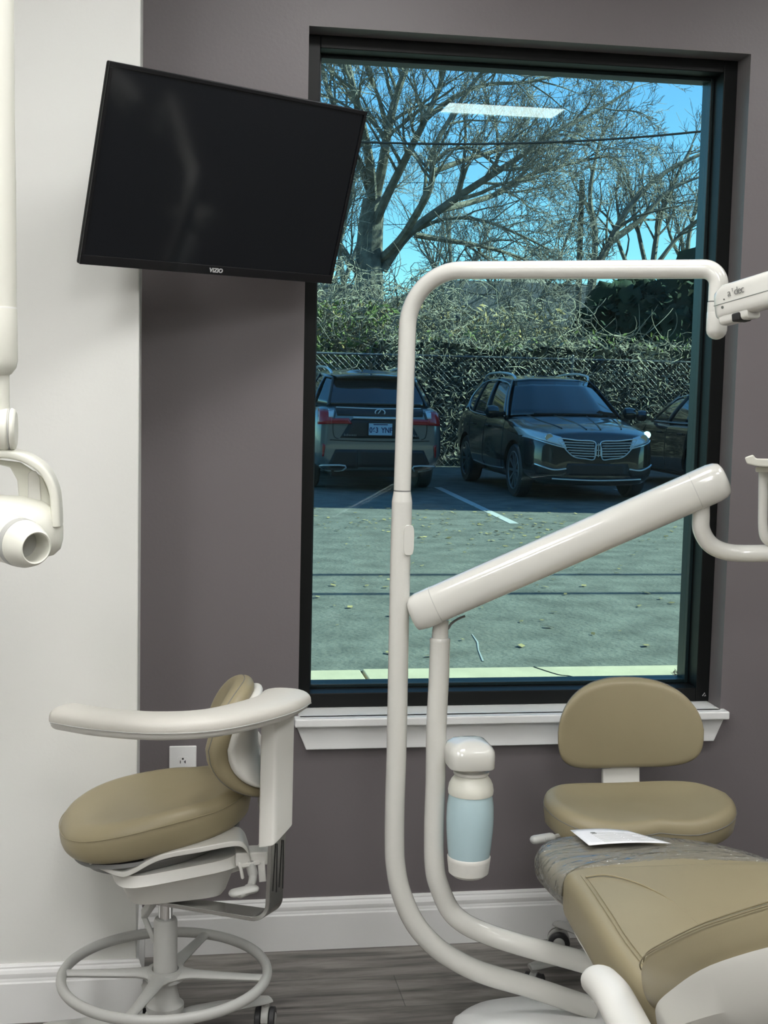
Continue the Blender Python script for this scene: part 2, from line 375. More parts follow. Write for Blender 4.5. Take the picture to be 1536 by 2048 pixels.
# ------------------------------------------------------------------ outlet
OU = thing('power_outlet', (.05, D, .54), 'white duplex power outlet on the dark wall behind the armrest stool', 'power outlet')
cx = .0525; cz = .540
m = MB(); m.box((cx-.0365, D-.006, cz-.077+.0), (cx+.0365, D-.0003, cz+.043)); m.build('cover_plate', 'trim_white', OU, smooth=False, bevel=.003, bseg=3)
for dz in (0, -.040):
    m = MB(); m.rings([[V((cx+x, y, cz+dz+z)) for x, z in super_outline(.0172, .0145, 3.2, 32)] for y in (D-.0085, D-.0062)]); r_ = m.build('receptacle', 'trim_white', OU)
    m = MB(); m.box((cx-.0075, D-.0092, cz+dz-.004), (cx-.0055, D-.0088, cz+dz+.004)); m.box((cx+.0055, D-.0092, cz+dz-.004), (cx+.0075, D-.0088, cz+dz+.004)); m.box((cx+.003, D-.0092, cz+dz-.001), (cx+.0075, D-.0088, cz+dz+.001))
    m.tube([(cx, D-.0092, cz+dz+.0085), (cx, D-.0088, cz+dz+.0085)], .0027, 12); m.build('slots', 'dark_inside', r_, smooth=False)

# ------------------------------------------------------------------ casters and star bases
def caster(t, x, y, ang, zt=.085, m_h='plastic_grey'):
    """twin-wheel caster at (x,y); wheels roll along direction ang"""
    M0 = Matrix.Translation((x, y, 0)) @ Matrix.Rotation(ang, 4, 'Z')
    c = MB(); hood = [(.031*math.cos(a), .031+.033*math.sin(a)) for a in [PI*k/12 for k in range(13)]]
    c.rings([[M0 @ V((u, yy, z)) for u, z in hood] for yy in (-.009, .009)]); c.tube([M0 @ V((0, 0, .05)), M0 @ V((0, 0, zt))], .009, 12)
    h = c.build('caster', m_h, t, bevel=.002)
    for s in (-1, 1):
        w = MB(); w.lathe([(.001, s*.0095), (.026, s*.0095), (.030, s*.012), (.030, s*.022), (.026, s*.0245), (.019, s*.0245), (.018, s*.022), (.001, s*.022)], axis='y', seg=28, M=M0 @ Matrix.Translation((0, 0, .030)))
        w.build('wheel', 'rubber', h)
        w = MB(); w.lathe([(.001, s*.0222), (.0165, s*.0222), (.0165, s*.0240), (.012, s*.0262), (.001, s*.0262)], axis='y', seg=24, M=M0 @ Matrix.Translation((0, 0, .030)))
        w.build('wheel_cap', 'plastic_grey', h)
def star_base(t, cx, cy, rad, angs, m_='plastic_grey', zh=.10):
    hub = MB(); hub.lathe([(.001, .055), (.040, .055), (.046, .065), (.046, .115), (.036, .125), (.034, .135), (.001, .135)], (cx, cy, 0)); hub.build('base_hub', m_, t)
    for a in angs:
        d = V((math.cos(a), math.sin(a), 0)); n = V((-d.y, d.x, 0)); rs = []
        for r, w, z, h in ((.02, .030, .088, .020), (.08, .028, .093, .018), (.15, .025, .090, .014), (.21, .022, .083, .011), (rad-.006, .021, .078, .009), (rad+.012, .016, .076, .007)):
            c = V((cx, cy, z))+d*r
            rs.append([c+n*w*math.cos(q)+V((0, 0, h*math.sin(q)*(1 if math.sin(q) > 0 else .7))) for q in [2*PI*k/16 for k in range(16)]])
        b = MB(); b.rings(rs); b.build('base_leg', m_, t)
        caster(t, cx+d.x*rad, cy+d.y*rad, a+.9)

# ------------------------------------------------------------------ left stool (assistant stool with arm band and foot ring)
SX, SY = .008, 3.03
S1 = thing('armrest_stool', (SX, SY, 0), 'tan padded stool with curved white armrest and round foot ring before the white wall', 'stool')
star_base(S1, SX, SY, .270, [math.radians(a) for a in (27, 99, 171, 243, 315)])
m = MB(); m.lathe([(.001, .12), (.040, .12), (.043, .128), (.043, .140), (.038, .144), (.034, .150), (.0275, .175), (.0265, .338), (.024, .343), (.016, .343), (.001, .340)], (SX, SY, 0)); m.build('column', 'plastic_grey', S1)
m = MB(); m.lathe([(.001, .335), (.0165, .335), (.0165, .405), (.001, .405)], (SX, SY, 0)); m.build('gas_piston', 'chrome', S1)
m = MB(); m.lathe([(.001, .392), (.038, .392), (.042, .397), (.042, .406), (.030, .412), (.001, .412)], (SX, SY, 0)); m.build('bearing_collar', 'plastic_dark', S1)
# foot ring
zr = .212; RR = .233
m = MB()
pth = [V((SX+RR*math.cos(a), SY+RR*math.sin(a), zr)) for a in [2*PI*k/96 for k in range(96)]]
rs = []
for p in pth:
    d = (p-V((SX, SY, zr))).normalized(); rs.append([p+d*.0115*math.cos(q)+V((0, 0, .0125*math.sin(q))) for q in [2*PI*k/14 for k in range(14)]])
m.rings(rs, closed=True); FR = m.build('foot_ring', 'plastic_grey', S1)
for a in (65, 174, 250, 347):
    a = math.radians(a); d = V((math.cos(a), math.sin(a), 0)); n = V((-d.y, d.x, 0)); rs = []
    for r, w, z, h in ((.030, .036, zr, .011), (.045, .025, zr+.001, .011), (.065, .0175, zr+.001, .010), (.12, .0145, zr, .009), (.20, .012, zr, .008), (RR-.004, .013, zr, .008)):
        c = V((SX, SY, z))+d*r; rs.append([c+n*w*math.cos(q)+V((0, 0, h*math.sin(q))) for q in [2*PI*k/14 for k in range(14)]])
    s_ = MB(); s_.rings(rs); s_.build('spoke', 'plastic_grey', FR)
m = MB()
rs = []
for r, z in ((.0285, zr-.010), (.045, zr-.011), (.046, zr+.004), (.042, zr+.011), (.031, zr+.012), (.0285, zr+.008)):
    rs.append([V((SX+r*math.cos(q), SY+r*math.sin(q), z)) for q in [2*PI*k/32 for k in range(32)]])
m.rings(rs, closed=True); m.build('ring_hub', 'plastic_grey', FR)
# seat
sc = V((-.014, 3.055, .575)); fd = V((-.985, -.17, 0)).normalized(); sd = V((fd.y, -fd.x, 0))   # fd: towards the seat's front
def seat1(u, v, w):      # u forwards, v sideways
    tilt = -.135*u
    sad = .030*max(0, (abs(v)/.2))**2*(1-.35*u/.2)+.22*max(0, -u-.11)
    return sc+fd*u+sd*v+V((0, 0, w+tilt+(sad if w > -.02 else sad*.5)))
out = []
for x, y in super_outline(.215, .178, 2.35, 64):
    out.append((x, y*(1+.10*x/.2)))
m = MB(); pad(m, out, .088, .041, .007, seat1, crown_b=0); SE = m.build('seat', 'vinyl', S1)
m = MB(); m.tube([seat1(x*1.002, y*1.002, .014) for x, y in out], .0011, 6, closed=True); m.build('seat_seam', 'vinyl', SE)
# seat pan and mechanism
m = MB(); pan = []
for t, z, o_ in ((.80, .533, 0), (.86, .536, 0), (.88, .528, .0), (.80, .520, 0), (.74, .505, 0), (.70, .500, 0)):
    pan.append([sc+fd*(x*t)+sd*(y*t)+V((0, 0, z-.575-.135*x*t-.0)) for x, y in out])
m.rings(pan); m.build('seat_pan', 'plastic_dark', S1)
m = MB()
def hb(u, v, z): return V((SX, SY, z))+fd*u+sd*v
rs = []
for z, u0, u1, v2, r_ in ((.500, -.150, .115, .120, .02), (.478, -.158, .125, .130, .02), (.470, -.145, .112, .118, .02), (.422, -.130, .095, .085, .02), (.410, -.122, .086, .078, .02)):
    rs.append([hb((u0+u1)/2+x, y, z-.10*((u0+u1)/2+x)*(1 if z > .45 else .1)) for x, y in super_outline((u1-u0)/2, v2, 5, 40)])
m.rings(rs); m.build('tilt_mechanism', 'plastic_white', S1, angle=50)
m = MB(); pt = [P(178, 1724, 2.93), P(235, 1748, 2.90), P(262, 1745, 2.89), P(320, 1716, 2.885), P(400, 1700, 2.885), P(470, 1688, 2.89), P(492, 1697, 2.90), P(502, 1722, 2.92)]
pt = [V(p) for p in cr(pt, 8)]; m.rings([[p+V((0, dy, dz)) for dy, dz in ((0, -.006), (.10, -.006), (.10, .006), (0, .006))] for p in pt]); m.build('side_bracket', 'plastic_white', S1, bevel=.002)
m = MB(); m.bar(P(470, 1712, 2.95), P(560, 1708, 2.95), .05, .030); m.build('arm_socket', 'plastic_white', S1, smooth=False, bevel=.003)
# height paddles
m = MB(); pt = [P(500, 1728, 2.93), P(506, 1752, 2.92), P(500, 1775, 2.90), P(483, 1787, 2.88)]
m.tube([V(p) for p in cr(pt, 6)], [.013]*6+[.011]*6+[.015]*6+[.014], 14, flat=.7, rounded=True)
m.tube([P(470, 1786, 2.88), P(505, 1778, 2.89)], .016, 16, flat=.55, rounded=True); m.build('lever', 'plastic_grey', S1)
m = MB(); pt = [P(477, 1722, 2.93), P(482, 1738, 2.92), P(485, 1755, 2.92)]; m.tube(pt, .004, 8, rounded=True); m.bar(P(478, 1730, 2.93), P(520, 1722, 2.93), .02, .008); m.bar(P(522, 1722, 2.93), P(525, 1762, 2.93), .012, .016); m.build('lever_bracket', 'plastic_white', S1, bevel=.001)
m = MB(); m.bar(P(312, 1795, 3.06), P(287, 1830, 3.08), .03, .014, (1, 0, 0)); m.bar(P(287, 1830, 3.08), P(310, 1885, 3.06), .028, .012, (1, 0, 0)); m.build('tension_strut', 'plastic_grey', S1, smooth=False, bevel=.003)
# polished steel arm bracket
a0 = P(318, 1796, 3.00); a1 = P(536, 1834, 2.90); a2 = P(556, 1660, 2.90)
path = fillet([(a0.x-.02, a0.y, a0.z), (a1.x+.012, a1.y, a1.z), (a2.x, a2.y, .62)], .035, 8)
m = MB(); n_ = len(path); rs = []
for i, p in enumerate(path):
    t = (path[min(i+1, n_-1)]-path[max(i-1, 0)]).normalized(); wv = V((.6, .8, 0)) if i > 0 else V((.3, .95, 0)); wv.normalize(); nn = t.cross(wv).normalized(); ww = .020 if i == 0 else .029
    rs.append([p+wv*a*ww+nn*b*.0050 for a, b in ((-1, -1), (1, -1), (1, 1), (-1, 1))])
m.rings(rs); m.build('arm_bracket', 'steel', S1, bevel=.001, angle=60)
m = MB()
for k in (-.4, .5):
    wv = V((.6, .8, 0)).normalized(); c = V((a2.x, a2.y, 0))+wv*.029*k; nn = V((.8, -.6, 0)).normalized()*.0054
    for s in (1,): m.bar(V((c.x, c.y, .45))+nn*s, V((c.x, c.y, .56))+nn*s, .003, .0015, (nn.x, nn.y, 0))
m.build('bracket_slots', 'dark_inside', S1, smooth=False)
# arm post sleeve
c0 = P(551, 1672, 2.90); c1 = P(556, 1440, 2.95)
m = MB(); rs = []
for f_, z in ((0, c0.z), (0.5, (c0.z+.86)/2), (1, .862)):
    c = c0.lerp(c1, f_); wv = V((.55, .83, 0)).normalized(); nn = V((.83, -.55, 0)).normalized()
    rs.append([V((c.x, c.y, z))+wv*x+nn*y+V((0, 0, (y*.3+x*.25) if f_ == 0 else 0)) for x, y in super_outline(.045, .021, 7, 32)])
m.rings(rs); m.build('arm_post', 'plastic_white', S1, bevel=.002, angle=50)
# curved arm band: path in plan, straight from the photo's proportions
bp_ = [(-.200, 2.850), (-.128, 2.792), (-.027, 2.748), (.074, 2.750), (.158, 2.803), (.238, 2.893), (.270, 2.968)]
bpc = [V((x, y, 0)) for x, y in cr(bp_, 6)]
def band(z_, prof, name, mt, parent):
    m = MB(); rs = []; n = len(bpc)
    for i, p in enumerate(bpc):
        t = (bpc[min(i+1, n-1)]-bpc[max(i-1, 0)]).normalized(); nn = V((-t.y, t.x, 0)); wd = 1.06+.28*(i/n)**3
        rs.append([V((p.x, p.y, z_+.004*math.sin(i/n*PI)))+nn*x*wd+V((0, 0, z)) for x, z in prof])
    t0 = (bpc[0]-bpc[1]).normalized(); t1 = (bpc[-1]-bpc[-2]).normalized()
    def shrink(r, d, s): c = sum(r, V())/len(r); return [c+(q-c)*s+d for q in r]
    rs = [shrink(rs[0], t0*.016, .35), shrink(rs[0], t0*.014, .7), shrink(rs[0], t0*.008, .92)]+rs+[shrink(rs[-1], t1*.010, .92), shrink(rs[-1], t1*.018, .7), shrink(rs[-1], t1*.020, .35)]
    m.rings(rs); return m.build(name, mt, parent, angle=60)
top = [(.044*abs(math.cos(q))**.75*(1 if math.cos(q) >= 0 else -1), .026*max(0, math.sin(q))**.7-.004*(math.sin(q) < 0)) for q in [2*PI*k/28 for k in range(28)]]
AR = band(.862, top, 'armrest', 'arm_pad', S1)
low = [(.0395*abs(math.cos(q))**.75*(1 if math.cos(q) >= 0 else -1), -.022*max(0, -math.sin(q))**.7-.003) for q in [2*PI*k/28 for k in range(28)]]
band(.862, low, 'armrest_shell', 'plastic_white', AR)
m = MB(); m.tube([p+V((0, 0, .8585+.004*math.sin(i/len(bpc)*PI)))-V((-(bpc[min(i+1, len(bpc)-1)]-bpc[max(i-1, 0)]).normalized().y, (bpc[min(i+1, len(bpc)-1)]-bpc[max(i-1, 0)]).normalized().x, 0))*.0440*(1.06+.28*(i/len(bpc))**3) for i, p in enumerate(bpc)], .0013, 6); m.build('armrest_seam', 'plastic_grey', AR)
# backrest: pad curved in plan, seen edge on
bc = P(448, 1468, 3.03)
def back1(u, v, w):     # u along width (plan arc), v up, w = out of the front face
    R_ = .185; th = u/R_; lean = (.9 if v > 0 else 4.2)*v*v
    fx = R_-(R_-w)*math.cos(th)     # towards front
    return bc+V((-1, .04, 0)).normalized()*(fx-.030)+V((-.04, -1, 0)).normalized()*(math.sin(th)*(R_-w))+V((lean, 0, v))
ob = []
for x, y in super_outline(.158, .130, 2.9, 56): ob.append((x*(1-.25*max(0, y)/.12), y))
m = MB(); pad(m, ob, .052, .024, .004, back1); BR = m.build('backrest', 'vinyl', S1)
m = MB(); m.tube([back1(x*1.003, y*1.003, 0) for x, y in ob], .0010, 6, closed=True); m.build('backrest_seam', 'plastic_dark', BR)
m = MB(); pad(m, [(x*.84, y*.84) for x, y in ob], .022, .008, 0, lambda u, v, w: back1(u, v, w-.036)); m.build('backrest_shell', 'plastic_white', BR)
m = MB(); pt = [P(468, 1472, 3.09), P(492, 1463, 3.12), P(510, 1474, 3.12), P(514, 1500, 3.12), P(520, 1560, 3.13), P(532, 1640, 3.13), P(520, 1705, 3.10), P(430, 1745, 3.06)]
pt = [V(p) for p in cr(pt, 8)]; m.tube(pt, .019, 18, flat=.75); m.build('backrest_arm', 'plastic_white', S1)

# ------------------------------------------------------------------ right stool (operator stool)
TX, TY = 1.20, 3.295
S2 = thing('operator_stool', (TX, TY, 0), 'tan padded stool with a D-shaped backrest between the dental chair and the window sill', 'stool')
star_base(S2, TX, TY, .252, [math.radians(a) for a in (43, 115, 187, 259, 331)])
m = MB(); m.lathe([(.001, .12), (.034, .12), (.028, .15), (.026, .32), (.001, .32)], (TX, TY, 0)); m.build('column', 'plastic_grey', S2)
m = MB(); m.lathe([(.001, .31), (.0145, .31), (.0145, .42), (.001, .42)], (TX, TY, 0)); m.build('gas_piston', 'chrome', S2)
m = MB(); rs = []
for z, a, b in ((.470, .13, .12), (.452, .15, .14), (.440, .14, .13), (.405, .09, .08)): rs.append([V((TX+x, TY+y-.01, z)) for x, y in super_outline(a, b, 4, 36)])
m.rings(rs); m.build('tilt_mechanism', 'plastic_white', S2)
s2c = V((1.155, 3.115, .523))
def seat2(u, v, w):
    sad = .040*(abs(u)/.235)**2.2*(.5+.5*(v+.2)/.35)+.010*max(0, v-.04)/.14-.006+.014*max(0, 1-abs(u)/.09)*max(0, -v)/.18
    return s2c+V((u+.012*v, v, w+sad*(1 if w > -.015 else .4)-.05*abs(v+.02)*(w < -.015)))
o2 = []
for x, y in super_outline(.238, .168, 2.7, 64): o2.append((x*(1-.16*max(0, y)/.178), y))
m = MB(); pad(m, o2, .070, .030, .003, seat2); s_ = m.build('seat', 'vinyl', S2)
m = MB(); m.tube([seat2(x*1.002, y*1.002, .004) for x, y in o2], .0010, 6, closed=True); m.build('seat_seam', 'plastic_dark', s_)
m = MB(); rs = []
for t, z in ((.90, .500), (.86, .490), (.62, .470), (.5, .466)): rs.append([s2c+V((x*t, y*t, z-.528+.03*(x/.238)**2)) for x, y in o2])
m.rings(rs); m.build('seat_pan', 'plastic_white', S2)
b2 = P(1255, 1464, 3.40)
def back2(u, v, w):
    R_ = .36; th = u/R_; return b2+V((math.sin(th)*(R_+w), .0-(R_+w)*0, 0))+V((0, -(R_-(R_-w)*math.cos(th))*.9-.0*w+.03+.12*v, v+.012*math.cos(th)))
o3 = []
for (x, y), (xb, yb) in zip(super_outline(.209, .128, 2.4, 64), super_outline(.209, .112, 3.3, 64)):
    o3.append((x*(1-.10*max(0, y)/.128), y) if y > 0 else (xb, yb))
m = MB(); pad(m, o3, .056, .027, .006, back2); s_ = m.build('backrest', 'vinyl', S2)
m = MB(); m.tube([back2(x*1.003, y*1.003, .004) for x, y in o3], .0009, 6, closed=True); m.build('backrest_seam', 'plastic_dark', s_)
m = MB(); pad(m, [(x*.85, y*.85) for x, y in o3], .020, .008, 0, lambda u, v, w: back2(u, v, w-.036)); m.build('backrest_shell', 'plastic_white', s_)
q0 = P(1241, 1500, 3.425); q1 = P(1241, 1580, 3.41)
m = MB(); rs = []
for c in (q0, q1, V((q1.x, 3.39, .47)), V((q1.x-.03, 3.28, .445))):
    rs.append([c+V((x, y, 0)) for x, y in super_outline(.052, .009, 8, 24)])
m.rings(rs); m.build('backrest_upright', 'plastic_white', S2, bevel=.001)
m = MB()
for s in (-1, 1):
    m = MB(); m.box((q0.x+s*.044-.0015, q0.y-.0125, .45), (q0.x+s*.044+.0015, q0.y-.0085, .62)); m.build('upright_groove', 'plastic_dark', S2, smooth=False)
for x, y, yy in ((1088, 1679, 2.99), (1398, 1681, 2.99)):
    c = P(x, y, yy); m = MB(); m.tube([c+V((-.022, 0, 0)), c+V((.022, .02, -.002))], .013, 14, flat=.8, rounded=True); m.tube([c, V((TX, TY, .455))], .006, 8); m.build('lever', 'plastic_grey', S2)

# ------------------------------------------------------------------ dental chair
DC = thing('dental_chair', (1.12, 2.55, 0), 'white and tan reclining dental chair, its foot end pointing to the window', 'dental chair')
# base plate
m = MB(); bo = cr([(.692, 3.04), (.715, 3.10), (.78, 3.15), (.90, 3.168), (1.02, 3.16), (1.06, 3.10), (1.075, 2.98), (1.18, 2.88), (1.36, 2.80), (1.48, 2.62), (1.40, 2.46), (1.05, 2.42), (.80, 2.52), (.70, 2.75)], 5, closed=True)
rs = []
for t, z in ((.96, .001), (1, .012), (1, .030), (.985, .045), (.95, .056), (.86, .068), (.7, .080), (.5, .090), (.3, .094)): rs.append([V((1.0+(x-1.0)*t, 2.78+(y-2.78)*t, z)) for x, y in bo])
m.rings(rs); m.build('base_plate', 'trim_white', DC, label='smooth white floor plate')
m = MB(); m.rings([[V((1.12+x*s, 2.45+y*s+o_, z)) for x, y in super_outline(.13, .22, 5, 32)] for z, s, o_ in ((.08, 1, .0), (.25, .95, -.02), (.37, 1.15, -.08), (.40, 1.2, -.08))]); m.build('lift_column', 'plastic_white', DC, bevel=.004)
# cushion and foot rest, one upholstery with a seam: outline in plan
left = [(.835, 2.20), (.828, 2.35), (.836, 2.55), (.842, 2.70)]
toe = [(.838, 2.715), (.828, 2.80), (.836, 2.865), (.872, 2.905), (.955, 2.920), (1.07, 2.905), (1.19, 2.865), (1.285, 2.79), (1.345, 2.70), (1.355, 2.69)]
def slab(loop, z_top, T, er, name, mt, crown=.0, ctr=None, zf=None):
    m = MB(); cx_ = sum(p[0] for p in loop)/len(loop); cy_ = sum(p[1] for p in loop)/len(loop)
    zf = zf or (lambda x, y: 0)
    pad(m, loop, T, er, crown, lambda u, v, w: V((u, v, z_top-T/2+w+zf(u, v))), ctr=(cx_, cy_))
    return m.build(name, mt, DC)
toe_loop = cr([(.872, 2.690), (.840, 2.76)]+toe[2:]+[(1.372, 2.60), (1.36, 2.56), (1.1, 2.55), (.88, 2.56)], 5, closed=True)
slab(toe_loop, .545, .085, .034, 'foot_rest', 'vinyl', .006)
m = MB(); rs = []
for t, z in ((.97, .474), (.99, .466), (.93, .448), (.72, .425), (.5, .415)): rs.append([V((1.1+(x-1.1)*t, 2.73+(y-2.73)*t, z)) for x, y in toe_loop])
m.rings(rs); m.build('foot_rest_shell', 'plastic_white', DC)
fl = cr([(.838, 2.700), (.824, 2.80), (.832, 2.87), (.868, 2.911), (.955, 2.927), (1.07, 2.911), (1.193, 2.871), (1.29, 2.796), (1.35, 2.705), (1.33, 2.70), (1.1, 2.703), (.87, 2.704)], 20, closed=True)
m = MB()
def filmmap(u, v, w):
    k = (.0055 if u < 1.0 else .002)*noise.noise(V((u*30+v*30, v*75, w*30)))+.002*noise.noise(V((u*80+v*40, v*120, w*60)))
    return V((u+(-.002 if u < .9 else 0)+k*(.8 if u < .9 else .1), v+k*.5, .545-.0425+w+abs(k)*.9))
pad(m, fl, .092, .037, .006, filmmap, ctr=(1.1, 2.80)); m.build('plastic_cover', 'clear_film', DC, label='clear plastic film over the foot rest')
sl = cr([(.848, 2.698), (.838, 2.66), (.832, 2.55), (.822, 2.40), (.815, 2.28), (.81, 2.10), (.83, 1.98), (1.0, 1.95), (1.3, 1.95), (1.40, 2.0), (1.41, 2.2), (1.40, 2.5), (1.375, 2.68), (1.35, 2.705), (1.1, 2.715), (.90, 2.712)], 7, closed=True)
def seatz(x, y): return -.012*math.exp(-((x-1.12)/.2)**2)*max(0, 1-abs(y-2.35)/.4)+.004
DSEAT = slab(sl, .552, .115, .036, 'seat_cushion', 'vinyl', .008, zf=seatz)
def on_seat(x, y, dz=.0): return V((x, y, .556+seatz(x, y)+dz))
m = MB()
for off in (-.0045, .0045):
    pp = [V(p) for p in cr([(.870+off, 2.69, .547), (.868+off, 2.64, .5555), (.864+off, 2.55, .5575), (.856+off, 2.42, .5575), (.848+off, 2.30, .5575), (.846+off, 2.15, .5575)], 6)]
    m.tube(pp, .0012, 6)
pp = [V(p) for p in cr([tuple(on_seat(.868, 2.625, .000)), tuple(on_seat(.915, 2.628, .002)), tuple(on_seat(.965, 2.58, .0025)), tuple(on_seat(1.0, 2.50, .0025)), tuple(on_seat(1.01, 2.42, .002)), tuple(on_seat(1.02, 2.3, .002))], 8)]
m.tube(pp, .0017, 6); m.build('seat_seams', 'vinyl', DSEAT)
m = MB(); rs = []
for z, s in ((.438, .93), (.425, .93), (.39, .80), (.37, .7)): rs.append([V((1.11+(x-1.11)*s, 2.33+(y-2.33)*s, z)) for x, y in sl])
m.rings(rs); m.build('seat_shell', 'plastic_white', DC)
# backrest: reclined, rising towards the camera
ba = V((1.058, 2.185, .512)); bdir = V((0, -.51, .30)).normalized(); bn = V((0, .30, .51)).normalized()
def dback(u, v, w):      # u across (x), v along the recline
    bulge = .05*(u/.28)**2
    return ba+V((u, 0, 0))+bdir*v+bn*(w+bulge-.03)
ol = [(-.285, .30), (-.272, .16), (-.235, .06), (-.16, .005), (-.05, -.02), (.05, -.02), (.16, .005), (.235, .06), (.272, .16), (.285, .30), (.29, .55), (.26, .85), (.15, .95), (-.15, .95), (-.26, .85), (-.29, .55)]
ol = cr(ol, 6, closed=True)
m = MB(); pad(m, ol, .085, .036, .004, dback, ctr=(0, .45)); DB = m.build('backrest', 'vinyl', DC)
m = MB()
for w_ in (.026, .034):
    m.tube([dback(x*1.0*(1-.02*(w_ > .03)), .45+(y-.45)*(1-.02*(w_ > .03)), w_-.0) for x, y in ol], .0014, 6, closed=True)
m.build('backrest_stitching', 'vinyl', DB)
m = MB()
rs = []
for t, w_ in ((.93, -.046), (.955, -.050), (.955, -.060), (.955, -.086), (.78, -.115), (.5, -.135)):
    g_ = 1 if w_ > -.07 else 0
    rs.append([dback(x*t*(1+g_*.055*(1-math.exp(-(max(0, .47+(y-.47)*t)/.38)**2))), .47+(y-.47)*t, w_+g_*.026*(1-math.exp(-(max(0, .47+(y-.47)*t)/.36)**2))) for x, y in ol])
m.rings(rs); m.build('backrest_shell', 'plastic_white', DB)
# armrest
ar = [P(1200, 1962, 2.20), P(1225, 1990, 2.12), P(1262, 2060, 1.99), P(1300, 2140, 1.86), P(1320, 2200, 1.78)]
ar = [V(p) for p in cr(ar, 6)]
m = MB(); m.tube(ar, .0345, 24, flat=.8, rounded=True); DA = m.build('armrest', 'plastic_white', DC)
m = MB(); m.bar(ar[-1], (.95, 1.95, .42), .05, .03); m.build('armrest_bracket', 'plastic_white', DA, bevel=.003)

# paper sheet on the plastic film
PS = thing('paper_sheet', (1.05, 2.86, .556), 'white printed sheet of paper lying on the plastic-covered foot rest', 'paper')
pc = [PZ(1140, 1669, .562), PZ(1265, 1672, .5645), PZ(1342, 1690, .5595), PZ(1182, 1694, .5595)]
pc = [P(1140, 1670, 2.915), P(1255, 1668, 2.90), P(1343, 1690, 2.80), P(1178, 1694, 2.80)]
for q in pc: q.z = max(q.z, .556)
def pz_(a, b): return pc[0].lerp(pc[1], a).lerp(pc[3].lerp(pc[2], a), b)+V((0, 0, .004*math.sin(a*PI)+.0035))
m = MB(); n1, n2 = 12, 6
m.add([pz_(i/n1, j/n2) for j in range(n2+1) for i in range(n1+1)], [(j*(n1+1)+i, j*(n1+1)+i+1, (j+1)*(n1+1)+i+1, (j+1)*(n1+1)+i) for j in range(n2) for i in range(n1)])
m.build('sheet', 'paper', PS, thick=.0004)
m = MB()
for j in range(9):
    b_ = .3+.07*j
    for a0_, a1_ in ((.22, .55), (.57, .9)) if j % 3 else ((.22, .75),):
        q = [pz_(a0_+(a1_-a0_)*k/6, b_)+V((0, 0, .0005)) for k in range(7)]; m.tube(q, .0006, 4)
m.build('printed_lines', 'logo_grey', PS)
m = MB(); q = pz_(.24, .25)+V((0, 0, .0006)); q2 = pz_(.31, .25)+V((0, 0, .0006)); q3 = pz_(.31, .34)+V((0, 0, .0006)); q4 = pz_(.24, .34)+V((0, 0, .0006)); m.add([q, q2, q3, q4], [(0, 1, 2, 3)]); m.build('printed_mark', 'ink', PS, smooth=False, thick=.0003)

# ------------------------------------------------------------------ light post and lamp arm
LP = thing('dental_light_post', (.53, 3.0, 0), 'tall white curved tube post with a jointed lamp arm, nearest the armrest stool', 'dental light post')
low_ = [P(1190, 2016, 2.96), P(1156, 2006, 2.965), P(1058, 1973, 2.98), P(960, 1944, 2.99), P(895, 1911, 3.0), P(856, 1879, 3.0), P(824, 1837, 3.0), P(801, 1781, 3.0), P(791, 1729, 3.0), P(789, 1680, 3.0), P(790, 1600, 3.0), P(793, 1500, 3.0), P(797, 1300, 3.0), P(801, 1100, 3.0), P(803, 1040, 3.0), P(804, 1003, 3.0)]
m = MB(); lw = [V(p) for p in cr(low_, 6)]
m.tube(lw, [.0262-.003*min(1, i/(len(lw)*.5)) for i in range(len(lw))], 28, rounded=False)
cpt = lw[-1]
m.tube([cpt, cpt+V((0, 0, .012)), cpt+V((0, 0, .020)), cpt+V((0, 0, .023))], [.0232, .0215, .0200, .0198], 28); m.build('lower_post', 'enamel', LP)
m = MB(); m.tube([cpt+V((0, 0, .0225)), cpt+V((0, 0, .026))], .0193, 24); m.build('post_joint', 'plastic_dark', LP)
Ptop = cpt+V((0, 0, .026))
E1 = P(1434, 536, 2.62)
zt = E1.z-.002
cor = V((Ptop.x+.004, 3.0, zt+.006))
up_path = fillet([Ptop, cor, V((E1.x+.005, E1.y, zt)), V((E1.x+.005, E1.y, zt-.064))], [.125, .032], 14)
m = MB(); m.tube(up_path, .0195, 28, rounded=False); m.build('upper_tube', 'enamel', LP, angle=70)
c = P(815, 1078, 3.0); m = MB()
m.rings([[V((c.x+x*.9-.001, c.y-.0225+.28*max(0, x*.9+.0), c.z+z))+V((0, dy, 0)) for x, z in super_outline(.0135, .034, 4, 36)] for dy in (-.0035, .006)]); m.build('access_cap', 'enamel', LP, bevel=.001)
# end collars
ce = V((E1.x+.005, E1.y, zt-.064))
m = MB(); m.tube([ce+V((0, 0, -.0005)), ce+V((0, 0, -.0025))], .0188, 24); m.build('collar_gap', 'plastic_dark', LP)
m = MB(); m.tube([ce+V((0, 0, -.0025)), ce+V((0, 0, -.022))], .0205, 28); m.tube([ce+V((0, 0, -.024)), ce+V((0, 0, -.058))], .021, 28, rounded=True); m.build('swivel_collar', 'enamel', LP)
